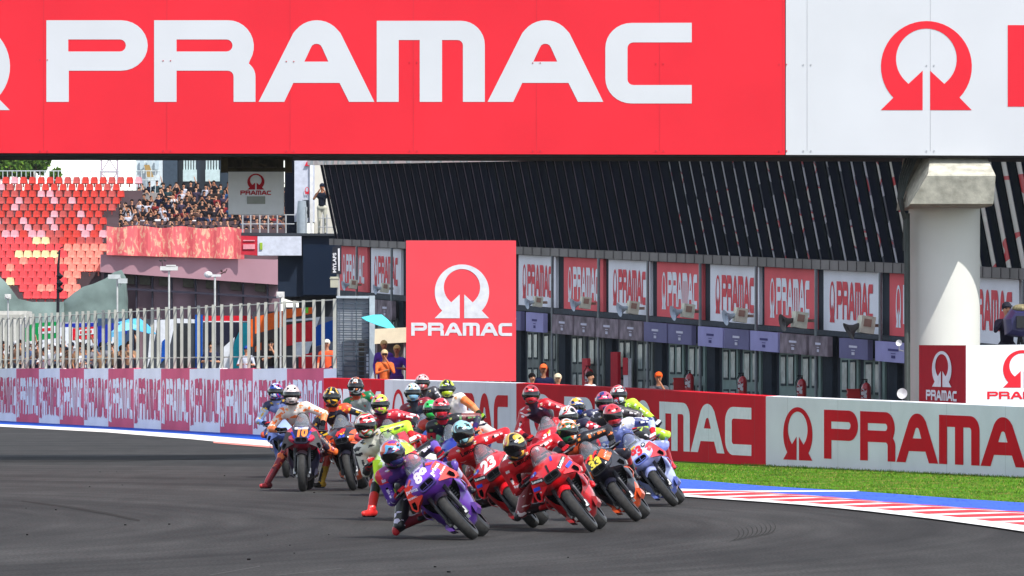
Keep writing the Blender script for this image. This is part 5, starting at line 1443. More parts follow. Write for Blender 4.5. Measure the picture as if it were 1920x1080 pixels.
    for i, f in enumerate(mb.f):
        cz = sum(mb.v[j][2] for j in f) / len(f)
        if mb.m[i] == 0 and cz < c.get('bellyz', .42): mb.m[i] = 1
    B(mb, "side_fairing", [P2, P3, DRK], sm=50)
    mb = MB(); mb.box((0, .325, .60), (.30, .015, .28))
    for k in range(9): mb.box((0, .315, .48 + .03 * k), (.29, .008, .008), 1)
    B(mb, "radiator", [DRK, M((70, 74, 78), .4, .5)])
    # winglets: solid wedge wings with a dark slot, each side
    tv, tf = list(cv), list(cf)
    for s in (-1, 1):
        mb = MB()
        outer = [(.10, .79), (.13, .855), (.17, .882), (.225, .890), (.262, .80), (.308, .668), (.290, .618), (.262, .612), (.225, .655), (.12, .702)]
        inner = [(.226, .712), (.266, .720), (.288, .665), (.276, .634), (.262, .632), (.238, .668)]
        def yo(x, z): return -.085 + .42 * (x - .12) + .10 * abs(z - .75)
        a0 = [Vector((s * x, yo(x, z), z)) for x, z in outer]; b0 = [p + Vector((0, .17, -.015)) for p in a0]
        o_ = len(tv); tv += [tuple(p) for p in a0]; tf.append(tuple(o_ + k for k in range(len(a0))))
        n_ = len(a0)
        mb.add(a0 + b0, [tuple(range(n_)), tuple(range(2 * n_ - 1, n_ - 1, -1))] + [(k, (k + 1) % n_, n_ + (k + 1) % n_, n_ + k) for k in range(n_)])
        wo = B(mb, "winglet", [Pw], sm=30)
        if s > 0: WO1 = wo
        else: WO0 = wo
        mb = MB(); mb.add([Vector((s * x, yo(x, z) - .010, z)) for x, z in inner], [tuple(range(len(inner)))]); B(mb, "wing_slot", [DRK], wo)
        mb = MB(); pts = [(s * .235, .22, .62), (s * .275, .25, .58), (s * .28, .27, .52), (s * .235, .29, .46)]
        for q0, q1 in zip(pts[:-1], pts[1:]): mb.hexa([Vector(q0), Vector(q1), Vector(q1) + Vector((0, .0, -.012)), Vector(q0) + Vector((0, 0, -.012))], (0, .12, 0))
        B(mb, "lower_wing", [P3])
    tree2 = BVHTree.FromPolygons([Vector(v) for v in tv], tf)
    # downwash ducts low on the flanks
    mb = MB()
    for s in (-1, 1): mb.loft([[Vector((s * x, y, z)) for x, z in ((.17, zt), (.212, zt - .03), (.20, zb + .03), (.15, zb))] for y, zt, zb in ((.44, .34, .22), (.58, .32, .19), (.70, .28, .18))])
    B(mb, "side_duct", [P3])
    # handlebars, levers, guards
    for s in (-1, 1):
        mb = MB(); mb.tube([(s * .12, .30, .905), (s * .20, .345, .895), (s * .335, .40, .875)], [.014, .013, .016], 8, 0)
        mb.tube([(s * .20, .325, .90), (s * .24, .285, .895), (s * .34, .31, .885)], .008, 6, 1)
        mb.tube([(s * .335, .40, .88), (s * .375, .33, .885), (s * .36, .25, .885), (s * .31, .235, .89)], .011, 6, 2)
        B(mb, "handlebar", [RUB, ALU, CARB])
    # tank, seat, tail
    mb = MB(); mb.loft([sring(.45, .99, .80, .11, .9), sring(.55, 1.03, .75, .15, .9), sring(.72, 1.03, .70, .165, .88), sring(.90, .94, .68, .13, .82), sring(.98, .88, .70, .10, .8)]); B(mb, "fuel_tank", [P1], sm=50)
    mb = MB(); mb.loft([sring(.95, .85, .70, .12, .78), sring(1.15, .90, .72, .13, .82), sring(1.35, 1.0, .80, .12, .91), sring(1.55, 1.03, .90, .075, .97)]); B(mb, "tail_unit", [P2], sm=50)
    mb = MB(); mb.box((0, 1.1, .915), (.2, .3, .04)); B(mb, "seat", [RUB])
    mb = MB()
    for s in (-1, 1): mb.tube([(s * .10, .98, .42), (s * .125, 1.2, .40), (s * .125, 1.43, .33)], [.045, .04, .025], 8)
    B(mb, "swingarm", [M((60, 62, 66), .35, .6)])
    mb = MB(); mb.tube([(.08, .8, .30), (.14, 1.1, .34), (.16, 1.35, .52)], [.035, .04, .05], 10); mb.tube([(-.06, 1.3, .80), (-.07, 1.55, .88)], .04, 10); B(mb, "exhaust", [M((130, 112, 96), .35, .9)])
    for s in (-1, 1):
        mb = MB(); mb.tube([(s * .15, 1.02, .42), (s * .27, 1.03, .42)], .012, 8); mb.box((s * .155, 1.06, .46), (.01, .12, .14)); B(mb, "footpeg", [ALU])
    # number and sponsor marks
    if c.get('num'):
        mb = MB(); t = text2d(c['num'], .055, .12)
        sz = c.get('numsize', .135)
        if c.get('plate'):
            decal(mb, rrect(.24, .13), tree, 0, .865, 1, mi=1, off=.003)
        decal(mb, t, tree, 0, c.get('numz', .87), sz, mi=0, off=.007, aspect=1.1)
        B(mb, "race_number", [Pn, M(c.get('plate') or (0, 0, 0), .4)], cowl)
    for d in c.get('marks', []):
        mb = MB()
        kind, cx, cz, sz, ang, mi = d[:6]
        geo = text2d(kind[1:], .03) if kind[0] == '"' else (BULL if kind == 'bull' else CIRC if kind == 'disc' else rrect(*d[6]) if kind == 'bar' else DES)
        decal(mb, geo, tree2, cx, cz, sz, R(ang), mi=mi, off=.014 if kind in ('bar', 'disc') else .017)
        if mb.v: B(mb, "sponsor_mark", [Pn2, M(c.get('m1', (220, 40, 50)), .45), M(c.get('m2', (20, 20, 24)), .45), M(c.get('m3', (60, 90, 200)), .45)], cowl)
    return e, mat

# ------------------------------------------------------------------ helmet and glove prototypes
def helmet_geo():
    v = []; f = []; nu, nv = 32, 22
    for j in range(nv + 1):
        ph = math.pi * j / nv
        for i in range(nu):
            th = 2 * math.pi * i / nu
            x = math.sin(ph) * math.sin(th); y = -math.sin(ph) * math.cos(th); z = math.cos(ph)
            X = x * .128; Y = y * .150; Z = z * .150
            if z < 0: X *= 1 - .20 * z * z; Z *= 1.02
            if z < -.05 and y < 0: Y *= 1 + .16 * min(1, -z * 2.2) * (1 - max(0, -z - .75) * 3); 
            if z > 0 and y > 0: Y *= 1.06
            v.append((X, Y, Z))
    for j in range(nv):
        for i in range(nu): f.append((j * nu + i, (j + 1) * nu + i, (j + 1) * nu + (i + 1) % nu, j * nu + (i + 1) % nu))
    return v, f, nu
HV, HF, HNU = helmet_geo()
def helmet(parent, base, M4, cols, visor=(12, 12, 14), logo=True, scale=7.0, seed=0.0):
    """M4: helmet frame in world; base: the person's origin"""
    def tr(p): return M4 @ Vector(p)
    rot = M4.to_3x3()
    shell = ramp_mat(cols, scale, 1.2, .22, .8, (1, 1, 1), key=seed, seed=seed)
    h = bpy.data.meshes.new("helmet")
    h.from_pydata(HV, [], HF); h.materials.append(shell); h.polygons.foreach_set("use_smooth", [True] * len(HF)); h.update()
    o = bpy.data.objects.new("helmet", h); COL.objects.link(o); o.parent = parent
    o.matrix_local = Matrix.Translation(-base) @ M4; WL[o.name] = Vector((0, 0, 0))
    # visor: the same surface set proud, across the eye opening
    mb = MB(); n = 15
    rows = []
    for z in (-.078, -.062, -.03, .01, .040, .056):
        row = []
        for k in range(n):
            a = R(-78 + 156 * k / (n - 1))
            zz = z - .012 * (abs(a) / 1.36) ** 2 * (1 if z > 0 else -1.6); kz = math.sqrt(max(0, 1 - (zz / .15) ** 2))
            row.append(Vector((.131 * kz * math.sin(a), -.156 * kz * math.cos(a) - (.004 if z < 0 else 0), zz)))
        rows.append(row)
    vs = [p for r in rows for p in r] + [p * .96 for r in rows for p in r]; m = len(rows) * n
    fs = [(i * n + k, i * n + k + 1, (i + 1) * n + k + 1, (i + 1) * n + k) for i in range(len(rows) - 1) for k in range(n - 1)]
    fs += [tuple(m + q for q in reversed(f)) for f in fs]
    for k in range(n - 1): fs += [(k, m + k, m + k + 1, k + 1), (m - n + k, m - n + k + 1, 2 * m - n + k + 1, 2 * m - n + k)]
    for i in range(len(rows) - 1): fs += [(i * n, (i + 1) * n, m + (i + 1) * n, m + i * n), (i * n + n - 1, m + i * n + n - 1, m + (i + 1) * n + n - 1, (i + 1) * n + n - 1)]
    mb.add(vs, fs); mb.build("visor", M(visor, .12, coat=0.3, var=0.02), parent=o, smooth=60)
    VM = M((24, 24, 26), .4)
    for s in (-1, 1):
        mb = MB(); mb.lathe((s * .126, -.02, .0), (s, 0, 0), [(-.01, .022), (.008, .022), (.012, .014), (.012, .002)], 12, 0); mb.build("visor_pivot", VM, parent=o, smooth=40)
        mb = MB(); mb.box((s * .05, -.11, .103), (.03, .03, .008), 0, Matrix.Rotation(-.7, 3, 'X')); mb.build("brow_vent", VM, parent=o)
    mb = MB(); mb.box((0, -.167, -.093), (.07, .012, .018), 0); mb.build("chin_vent", VM, parent=o)
    mb = MB(); mb.lathe((0, .01, -.135), (0, 0, 1), [(-.02, .075), (.0, .10), (.02, .105), (.02, .06)], 20, 0); mb.build("neck_roll", VM, parent=o, smooth=40)
    if logo:
        mb = MB()
        mb.add([Vector((.026 * math.cos(a), -.158 * math.sqrt(1 - ((.084 + .011 * math.sin(a)) / .155) ** 2), .084 + .011 * math.sin(a))) for a in np.linspace(0, 6.1, 14)], [tuple(range(14))], 1)
        mb.box((0, -.1355, .084), (.034, .003, .004), 2)
        mb.build("badge", [M((24, 24, 26), .4), M((230, 230, 230), .4), M((60, 60, 66), .5)], parent=o, smooth=40)
    return o

def glove_geo():
    """right hand closed round a bar along X, wrist towards +Y; thumb on the inner side (-X)"""
    V = Vector; c = []
    c.append((V((-.028, .045, .022)), V((-.030, .018, .034)), .020, .019)); c.append((V((.030, .048, .020)), V((.033, .020, .032)), .018, .017)); c.append((V((0, .05, .022)), V((0, .02, .035)), .020, .019))
    c.append((V((0, .10, .012)), V((0, .045, .02)), .033, .026))
    c.append((V((0, .17, .0)), V((0, .10, .01)), .044, .036))
    for x, L in ((-.036, .95), (-.012, 1.05), (.012, 1.0), (.036, .82)):
        k = V((x, .012, .040)); p1 = k + V((0, -.032 * L, .004)); p2 = p1 + V((0, -.014, -.026 * L)); p3 = p2 + V((0, .010, -.022 * L))
        c += [(k, p1, .0125, .0115), (p1, p2, .0115, .0105), (p2, p3, .0105, .009)]
    t0 = V((-.042, .055, .008)); t1 = V((-.056, .028, -.012)); t2 = V((-.046, -.002, -.026)); t3 = V((-.026, -.016, -.028))
    c += [(t0, t1, .016, .0135), (t1, t2, .0135, .012), (t2, t3, .012, .010)]
    return c
GCAPS = glove_geo(); GVV, GFF = blob(GCAPS, .0062, 1)
GIX = regions(GVV, GFF, GCAPS)
def glove(parent, base, pos, wrist_dir, bar_dir, side, main, acc):
    """pos grip centre (world), wrist_dir towards forearm, side +1 for image right"""
    y = Vector(wrist_dir).normalized(); x = Vector(bar_dir); x = (x - y * x.dot(y)).normalized(); z = x.cross(y)
    if z.z < 0 and abs(z.z) > .3: x = x; 
    m3 = Matrix((x, y, z)).transposed().to_4x4()
    flip = Matrix.Scale(-1, 4, (1, 0, 0)) if side < 0 else Matrix.Identity(4)
    v = GVV.copy()
    f = GFF
    if side < 0:
        v[:, 0] *= -1; f = [tuple(reversed(q)) for q in GFF]
    cx, cy, cz = v[:, 0], v[:, 1], v[:, 2]
    mi = []
    for q, ix in zip(f, GIX):
        mi.append(1 if ix in (0, 1, 2) or ix in (5, 8, 11, 14) else 0)
    ob = mesh_obj("glove", v, f, mi, [M(main, .6), M(acc, .5)], parent=parent)
    ob.matrix_local = Matrix.Translation(-base) @ Matrix.Translation(pos) @ m3
    return ob

def ik(a, b, l1, l2, pole):
    a = Vector(a); b = Vector(b); d = b - a; L = d.length
    s = max(1.0, L / (l1 + l2) * 1.002); l1 *= s; l2 *= s
    u = d.normalized(); x = (l1 * l1 - l2 * l2 + L * L) / (2 * L); h = math.sqrt(max(l1 * l1 - x * x, 0))
    p = Vector(pole); p = (p - u * p.dot(u))
    p = p.normalized() if p.length > 1e-5 else Vector((0, 0, 1))
    return a + u * x + p * h

def rider(head, bm, lean, c, label, headrot=(0, 0, 0), hipoff=(0, 0, 0), feet=(None, None), knees=(None, None), hands=(None, None), tiltf=.6, hang=0.0, lseed=0.0, group="riders in the pack"):
    """head: helmet centre (world); bm: motorcycle matrix; c: colours. index 0 = image left, 1 = image right"""
    th = R(lean)
    L = lambda x, y, z: bm @ Vector((x, y, z))
    hip = L(-hang + hipoff[0], 1.0 + hipoff[1], .94 + hipoff[2])
    yaw, tilt, pitch = headrot; pitch += 6 if lean > 30 else 2
    M4 = Matrix.Translation(head) @ Matrix.Rotation(R(-yaw), 4, 'Z') @ Matrix.Rotation(R(-tilt), 4, 'Y') @ Matrix.Rotation(R(pitch), 4, 'X')
    neck = M4 @ Vector((0, .055, -.13)); 
    neck = Vector(neck)
    sp = hip - neck
    up = -sp.normalized()
    phi = tiltf * th
    side = Vector((math.cos(phi), 0, math.sin(phi))); side = (side - up * side.dot(up)).normalized()
    fwd = side.cross(up); 
    if fwd.y > 0: fwd = -fwd
    chest = neck - up * .13 + Vector((0, .03, -.02)); shl = [chest + up * .035 - side * .185, chest + up * .035 + side * .185]
    belly = hip.lerp(chest, .45) - fwd * .05
    hips = []
    bs = (bm.to_3x3() @ Vector((1, 0, 0))).normalized()
    hs = (bs + side).normalized()
    hips = [hip - hs * .10, hip + hs * .10]
    caps = []
    def a(p0, p1, r0, r1, t): caps.append((Vector(p0), Vector(p1), r0, r1, t))
    a(hips[0], hips[1], .125, .125, 'hip'); a(hip, belly, .13, .125, 'low'); a(belly, chest, .125, .125, 'torso')
    a(belly - side * .06, chest - side * .09 + fwd * .01, .095, .105, 'torso'); a(belly + side * .06, chest + side * .09 + fwd * .01, .095, .105, 'torso')
    a(shl[0] + side * .03, shl[1] - side * .03, .085, .085, 'yoke'); a(chest, neck, .085, .07, 'collar')
    a(neck - up * .04 - fwd * .07, chest - up * .08 - fwd * .10, .055, .08, 'hump')
    gr = []
    for i, s in ((0, -1), (1, 1)):
        h = hands[i]
        if h is None: h = L(s * .285, .385, .895)
        gr.append(Vector(h))
        # forearm meets the glove cuff a little behind the grip
        bar = (bm.to_3x3() @ Vector((1, 0, 0))).normalized() if hands[i] is None else side
        pole = side * s * 1.0 + Vector((0, .35, -.45)) if hands[i] is None else side * s + Vector((0, .5, -.6))
        if lean > 20 and i == 1 and hands[i] is None: pole = Vector((.35, .7, .55))
        if lean > 20 and i == 0 and hands[i] is None: pole = Vector((-.12, 1.0, -.75))
        el = ik(shl[i], gr[i], .30, .34, pole)
        wd = (el - gr[i]).normalized(); wr = gr[i] + wd * .13
        a(shl[i], shl[i] + (el - shl[i]) * .12, .082, .078, 'shoulder%d' % i)
        a(shl[i] + (el - shl[i]) * .12, el, .072, .058, 'uarm%d' % i); a(el, el, .062, .060, 'elbow%d' % i); a(el, wr, .056, .042, 'farm%d' % i)
        gr[i] = (gr[i], wd, bar)
    bo = []
    for i, s in ((0, -1), (1, 1)):
        ft = feet[i]; grounded = ft is not None
        if not grounded: ft = L(s * .215, 1.03, .46)
        ft = Vector(ft)
        ank = ft + (Vector((0, .07, .10)) if grounded else (bm.to_3x3() @ Vector((0, .09, .07))))
        kp = knees[i] or ((Vector((s * .4, -1, .35)) if grounded else (bm.to_3x3() @ (Vector((s * .55, -.70, -.10)) if not (lean > 20 and i == 0) else Vector((-1.0, -.40, .25))))))
        kn = ik(hips[i], ank, .43, .43, kp)
        a(hips[i], kn, .098, .070, 'thigh%d' % i); a(kn, kn, .074, .072, 'knee%d' % i); a(kn, ank, .066, .046, 'calf%d' % i)
        sd = (kn - (hips[i] + ank) / 2).normalized(); a(kn + sd * .035 + bs * s * .03, kn + sd * .03 + bs * s * .03 - Vector((0, 0, .03)), .045, .045, 'slider%d' % i)
        bo.append((ank, ft, kn, grounded))
    v, f = blob([q[:4] for q in caps], .0130, 6)
    ix = regions(v, f, caps)
    # colours by zone
    tags_ = sorted(set(q[4] for q in caps)); slots = []; mats = []
    def colof(t):
        for k in (t, t.rstrip('01')):
            if k in c: return c[k]
        if t.startswith('elbow'): return c.get('uarm' + t[-1], c.get('uarm', c['torso']))
        if t.startswith('shoulder') or t == 'yoke': return c.get('yoke', c['torso'])
        if t.startswith('farm'): return c.get('uarm' + t[-1], c.get('uarm', c['torso']))
        if t.startswith('uarm') or t in ('collar', 'hump', 'low'): return c['torso']
        if t.startswith('knee') or t.startswith('calf') or t == 'hip': return c.get('thigh', c['torso'])
        if t == 'slider0': return (226, 90, 60)
        if t == 'slider1': return c.get('thigh1', c.get('thigh', c['torso']))
        return c['torso']
    acc = c.get('acc', (230, 230, 230)); m_of = {}
    for t in tags_:
        col = colof(t)
        m = M(col, .42, var=.10, scale=4, bump=.55, coat=.15, accent=(acc if not t.startswith('slider') else None), athr=c.get('athr', .66), ascale=9, squash=(1.0, 1.0, 1.6))
        if m not in mats: mats.append(m)
        m_of[t] = mats.index(m)
    base = Vector((hip.x, hip.y, 0.0))
    bod = mesh_obj("person", v, f, [m_of[caps[i][4]] for i in ix], mats, origin=base, label=label, cat="person", group=group)
    bt = BVHTree.FromPolygons([Vector(p) for p in v], [tuple(q) for q in f])
    def put(mbx, geo, cpos, sz, ax, mi, aspect=1.0):
        """flat mark laid on the suit, projected from the front"""
        ax = Vector((ax.x, 0, ax.z)).normalized(); az = Vector((-ax.z, 0, ax.x))
        out = {}; vv = []; vs_, fs_ = geo
        for k, (x, y) in enumerate(vs_):
            p = Vector((cpos.x, 0, cpos.z)) + ax * x * sz * aspect - az * y * sz; p.y = cpos.y - 1.2
            h = bt.ray_cast(p, Vector((0, 1, 0)), 1.6)
            if h[0] is not None: out[k] = len(vv); vv.append(h[0] + Vector((0, -.009, 0)))
        ff = [tuple(out[k] for k in q) for q in fs_ if all(k in out for k in q) and max(vv[out[k]].y for k in q) - min(vv[out[k]].y for k in q) < .10]
        if ff:
            m1_ = MB(); m1_.add(vv, ff); m1_.build('suit_mark', SMM[mi], parent=bod)
    SMM = [M(acc, .5), M((24, 24, 28), .5), M(c.get('acc2', (230, 200, 90)), .5), M(c.get('chestc', (24, 20, 24)), .5)]
    mb = MB(); mk = c.get('marks', [])
    def grid(w_, h_, n_=6):
        g = [((i_ / n_ - .5) * w_, (j_ / 2 - .5) * h_) for j_ in range(3) for i_ in range(n_ + 1)]
        return g, [(j_ * (n_ + 1) + i_, j_ * (n_ + 1) + i_ + 1, (j_ + 1) * (n_ + 1) + i_ + 1, (j_ + 1) * (n_ + 1) + i_) for j_ in range(2) for i_ in range(n_)]
    cc_ = chest.lerp(belly, .35)
    for m_ in mk: put(mb, text2d(m_[0], .03) if m_[0] != '#' else grid(m_[6], m_[7]), (cc_ + side * m_[1] + up * m_[2]), m_[3], side, m_[4])
    if not c.get('plain'):
        for dx, dz, w_, h_, mi_ in ((-.11, .10, .038, .012, 0), (-.105, .08, .034, .010, 0), (-.10, .062, .03, .008, 2), (.11, .10, .04, .012, 0), (.105, .078, .03, .010, 2), (.10, .06, .034, .008, 0)):
            put(mb, grid(w_, h_), cc_ + side * dx + up * (dz + .05), 1, side, mi_)
        for i in (0, 1):
            el_ = [q for q in caps if q[4] == 'uarm%d' % i][0]
            for t_, w_, mi_ in ((.08, .045, 0), (.42, .026, 1), (.53, .03, 0), (.62, .02, 0), (.8, .018, 0)):
                pp_ = el_[0].lerp(el_[1], t_); put(mb, grid(.022 if mi_ else .03, w_), pp_, 1, (el_[1] - el_[0]), 0 if sum(c['torso']) > 500 else mi_)
    if c.get('chest'): put(mb, text2d(c['chest'], .03), cc_ + up * .03, .075, side, 3)
    helmet(bod, base, M4, c['helmet'], logo=c.get('logo', True), seed=lseed, scale=c.get('hscale', 6.0), visor=c.get('visor', (10, 10, 12)))
    for i, s in ((0, -1), (1, 1)):
        p, wd, bar = gr[i]
        glove(bod, base, p, wd, bar, s, c.get('glove', (30, 30, 32)), c.get('glove2', (200, 40, 40)))
        ank, ft, kn, grounded = bo[i]
        fd = (Vector((s * .75, -1, 0)) if grounded else (bm.to_3x3() @ Vector((s * .12, -1, -.18)))).normalized()
        dn = Vector((0, 0, -1)) if grounded else (bm.to_3x3() @ Vector((0, 0, -1)))
        sh = (kn - ank).normalized()
        bc = [(ank + dn * .055 - fd * .05, ank + dn * .055 + fd * .06, .042, .040), (ank + dn * .058 + fd * .06, ank + dn * .062 + fd * .165, .040, .030), (ank, ank + sh * .22, .052, .060), (ank + dn * .03, ank + sh * .02, .046, .050), (ank + dn * .088 - fd * .05, ank + dn * .088 + fd * .16, .024, .020), (ank + fd * .045, ank + fd * .045 + sh * .2, .026, .03)]
        bv, bf = blob(bc, .013, 2); bx = regions(bv, bf, bc)
        mesh_obj("boot", bv, bf, [2 if q == 4 else (1 if q in (1, 5) else 0) for q in bx], [M(c.get('boot', (30, 30, 34)), .4, coat=.2), M(c.get('boot2', c.get('boot', (30, 30, 34))), .4), M((18, 18, 20), .7)], parent=bod, origin=base)
    return bod
# ================================================================== THE PACK
RED = (222, 28, 40); WH = (232, 232, 232); BK = (22, 22, 26); NVY = (30, 30, 58)
def go(helm, Yc, cx, lean, yaw, bike, suit, blabel, rlabel, hdy=.50, **kw):
    e, bm = motorcycle(cx, 0, Yc, lean, yaw, bike, blabel)
    return rider(W(helm[0], helm[1], Yc + hdy), bm, lean, suit, rlabel, lseed=cx * .137, **kw)

# --- front row -------------------------------------------------------
go((736, 850), 67.3, 893, 42, 3.8,
   dict(top=(122, 66, 200), side=(128, 60, 190), belly=(92, 48, 150), wing=(240, 66, 52), mud=(30, 28, 34), num="89", ink=(244, 226, 232), numsize=.15, numz=.87, duct=(60, 40, 120), ink2=(238, 232, 246), split=.17, bellyz=.60,
        m1=(230, 60, 60), marks=[('"prima', -.17, .815, .060, -22, 0), ('"prima', .165, .83, .060, 18, 0), ('"PRAMAC', -.22, .755, .03, -15, 0), ('"PRAMAC', .225, .765, .03, 20, 0), ('bar', -.15, .90, 1, 30, 1, (.08, .026)), ('bar', .15, .915, 1, -30, 1, (.09, .026)), ('"prima', .0, .957, .042, 0, 0), ('bar', .10, .95, 1, 75, 2, (.07, .018))]),
   dict(torso=(78, 50, 130), yoke=(150, 50, 130), shoulder=(220, 48, 60), uarm0=(96, 56, 160), uarm1=(20, 20, 24), farm0=(84, 54, 140), farm1=(110, 84, 176), thigh=(22, 22, 26), thigh1=(92, 66, 150), calf=(120, 24, 36), calf1=(196, 190, 214), helmet=[(30, 36, 90), (120, 50, 140), (226, 90, 60), (90, 170, 220), (60, 30, 90)], glove=(170, 30, 40), glove2=(40, 22, 40), boot=(150, 26, 36), boot2=(20, 20, 24), acc=(220, 210, 235), slider0=(200, 40, 50)),
   "leading purple and red racing motorcycle number 89 leaning hard, rear wheel showing", "leading rider in purple and red leathers hanging off the number 89 motorcycle", headrot=(-18 + 0, 20, 6), hang=.16, hdy=.42)
go((868, 812), 72.4, 1006, 38, 4,
   dict(top=RED, side=RED, belly=(150, 16, 28), num="23", ink=(240, 236, 236), numsize=.17, numz=.885, m1=(18, 18, 22), m3=(40, 70, 200), duct=BK, split=.5,
        marks=[('bar', -.168, .818, 1, -20, 2, (.15, .044)), ('"Lenovo', -.168, .818, .042, -20, 0), ('bar', .18, .82, 1, 26, 2, (.15, .044)), ('"Lenovo', .18, .82, .044, 26, 0), ('bar', -.225, .755, 1, -15, 3, (.07, .036)), ('bar', .225, .755, 1, 15, 3, (.07, .036)), ('bar', -.17, .90, 1, 10, 3, (.09, .03)), ('"ar', -.17, .90, .03, 10, 0)]),
   dict(torso=(200, 22, 34), yoke=(204, 24, 36), uarm=(206, 26, 38), farm=(204, 24, 36), thigh=(150, 18, 28), calf=(36, 30, 34), helmet=[(40, 50, 56), (150, 214, 222), (160, 220, 226), (60, 70, 76), (220, 190, 120)], glove=(120, 20, 30), glove2=(26, 24, 28), boot=BK, acc=(234, 220, 222), slider0=(150, 20, 30), chest='Lenovo'),
   "red racing motorcycle number 23 directly behind the purple one", "rider in red leathers and pale turquoise helmet on the number 23 motorcycle", headrot=(-14, 17, 4), hang=.13, hdy=.45)
go((965, 836), 70.5, 1116, 38, 4.2,
   dict(top=(224, 28, 38), side=RED, belly=(176, 22, 32), num="1", ink=(30, 20, 24), numsize=.11, numz=.855, m1=(18, 18, 22), m3=(40, 70, 200), duct=BK, split=.5,
        marks=[('bar', -.168, .818, 1, -20, 2, (.15, .046)), ('"Lenovo', -.168, .818, .042, -20, 0), ('bar', .18, .825, 1, 30, 2, (.16, .048)), ('"Lenovo', .18, .825, .048, 30, 0), ('bar', -.225, .752, 1, -15, 3, (.08, .04)), ('bar', .225, .755, 1, 15, 3, (.08, .04)), ('bar', -.165, .90, 1, 10, 3, (.09, .03)), ('"ar', -.165, .90, .03, 10, 0), ('"TRIDENTE', -.15, .868, .028, 10, 0) if False else ('bar', .10, .94, 1, 80, 3, (.07, .025)), ('"o', -.21, .70, .03, 0, 0)]),
   dict(torso=(202, 22, 34), yoke=(204, 24, 36), uarm=(206, 26, 38), farm=(204, 24, 36), thigh=(130, 16, 26), calf=(30, 26, 30), calf1=(190, 26, 38), helmet=[(30, 30, 34), (214, 166, 50), (236, 206, 96), (206, 60, 50), (226, 190, 80)], glove=(40, 24, 30), glove2=(190, 26, 38), boot=BK, boot2=(200, 30, 40), acc=(236, 222, 222), slider0=(40, 36, 40), chest='Lenovo'),
   "red racing motorcycle with wide black nose intake in the centre front", "rider in red leathers and gold and black helmet on the centre front motorcycle", headrot=(-14, 17, 6), hang=.14, hdy=.42)
go((1064, 808), 75.5, 1199, 38, 4.5,
   dict(top=(26, 26, 36), side=(28, 28, 40), belly=(232, 88, 36), wing=(26, 26, 38), mud=(28, 28, 44), num="33", ink=(232, 208, 70), numsize=.145, numz=.842, m1=(226, 40, 50), m2=(236, 96, 36), m3=(240, 190, 40), split=.5, bellyz=.36, duct=BK,
        marks=[('disc', .0, .935, .034, 0, 3), ('bull', -.05, .935, .05, 10, 1), ('bull', .055, .94, .05, 20, 1), ('bar', .165, .87, 1, 30, 2, (.12, .15)), ('"KTM', .165, .865, .04, 35, 0), ('bar', -.17, .77, 1, -10, 2, (.13, .09))]),
   dict(torso=(196, 76, 40), yoke=(28, 26, 34), uarm0=(34, 30, 40), uarm1=(26, 24, 30), farm1=(30, 26, 30), thigh=(30, 28, 40), calf=(190, 40, 44), helmet=[(26, 40, 36), (226, 230, 226), (232, 112, 44), (24, 110, 70), (40, 40, 46)], glove=(26, 26, 28), glove2=(70, 70, 74), boot=(30, 28, 32), acc=(236, 120, 60), slider0=(220, 80, 40)),
   "black and orange racing motorcycle with yellow number 33", "rider in black and orange leathers with green and white helmet on number 33", headrot=(-6, 12, 6), hang=.10, hdy=.45)
go((1149, 778), 84.0, 1268, 37, 4.2,
   dict(top=(196, 202, 232), side=(176, 186, 230), belly=(110, 126, 206), wing=(206, 40, 54), mud=(168, 176, 226), num="93", ink=(214, 40, 52), numsize=.155, numz=.865, m1=(214, 40, 52), m2=(24, 24, 30), m3=(232, 196, 60), split=.14, bellyz=.30,
        marks=[('disc', .13, .90, .03, 0, 2), ('bar', .19, .82, 1, 30, 1, (.09, .05)), ('bar', -.02, .945, 1, 5, 3, (.10, .022)), ('"M', .13, .90, .04, 10, 0), ('bar', -.18, .80, 1, 20, 1, (.08, .03))]),
   dict(torso=(120, 134, 196), yoke=(220, 222, 236), uarm0=(140, 156, 214), uarm1=(28, 44, 110), farm1=(170, 180, 226), thigh=(150, 160, 220), calf1=(200, 36, 46), helmet=[(196, 40, 50), (204, 44, 54), (214, 50, 60), (200, 40, 50), (160, 30, 40)], glove=(206, 40, 50), glove2=(226, 216, 220), boot=(206, 40, 50), acc=(236, 236, 244), visor=(14, 12, 16)),
   "pale blue and white racing motorcycle with red number 93 at the right of the pack", "rider in pale blue leathers and plain red helmet on number 93", headrot=(-6, 10, 6), hang=.10, hdy=.48)
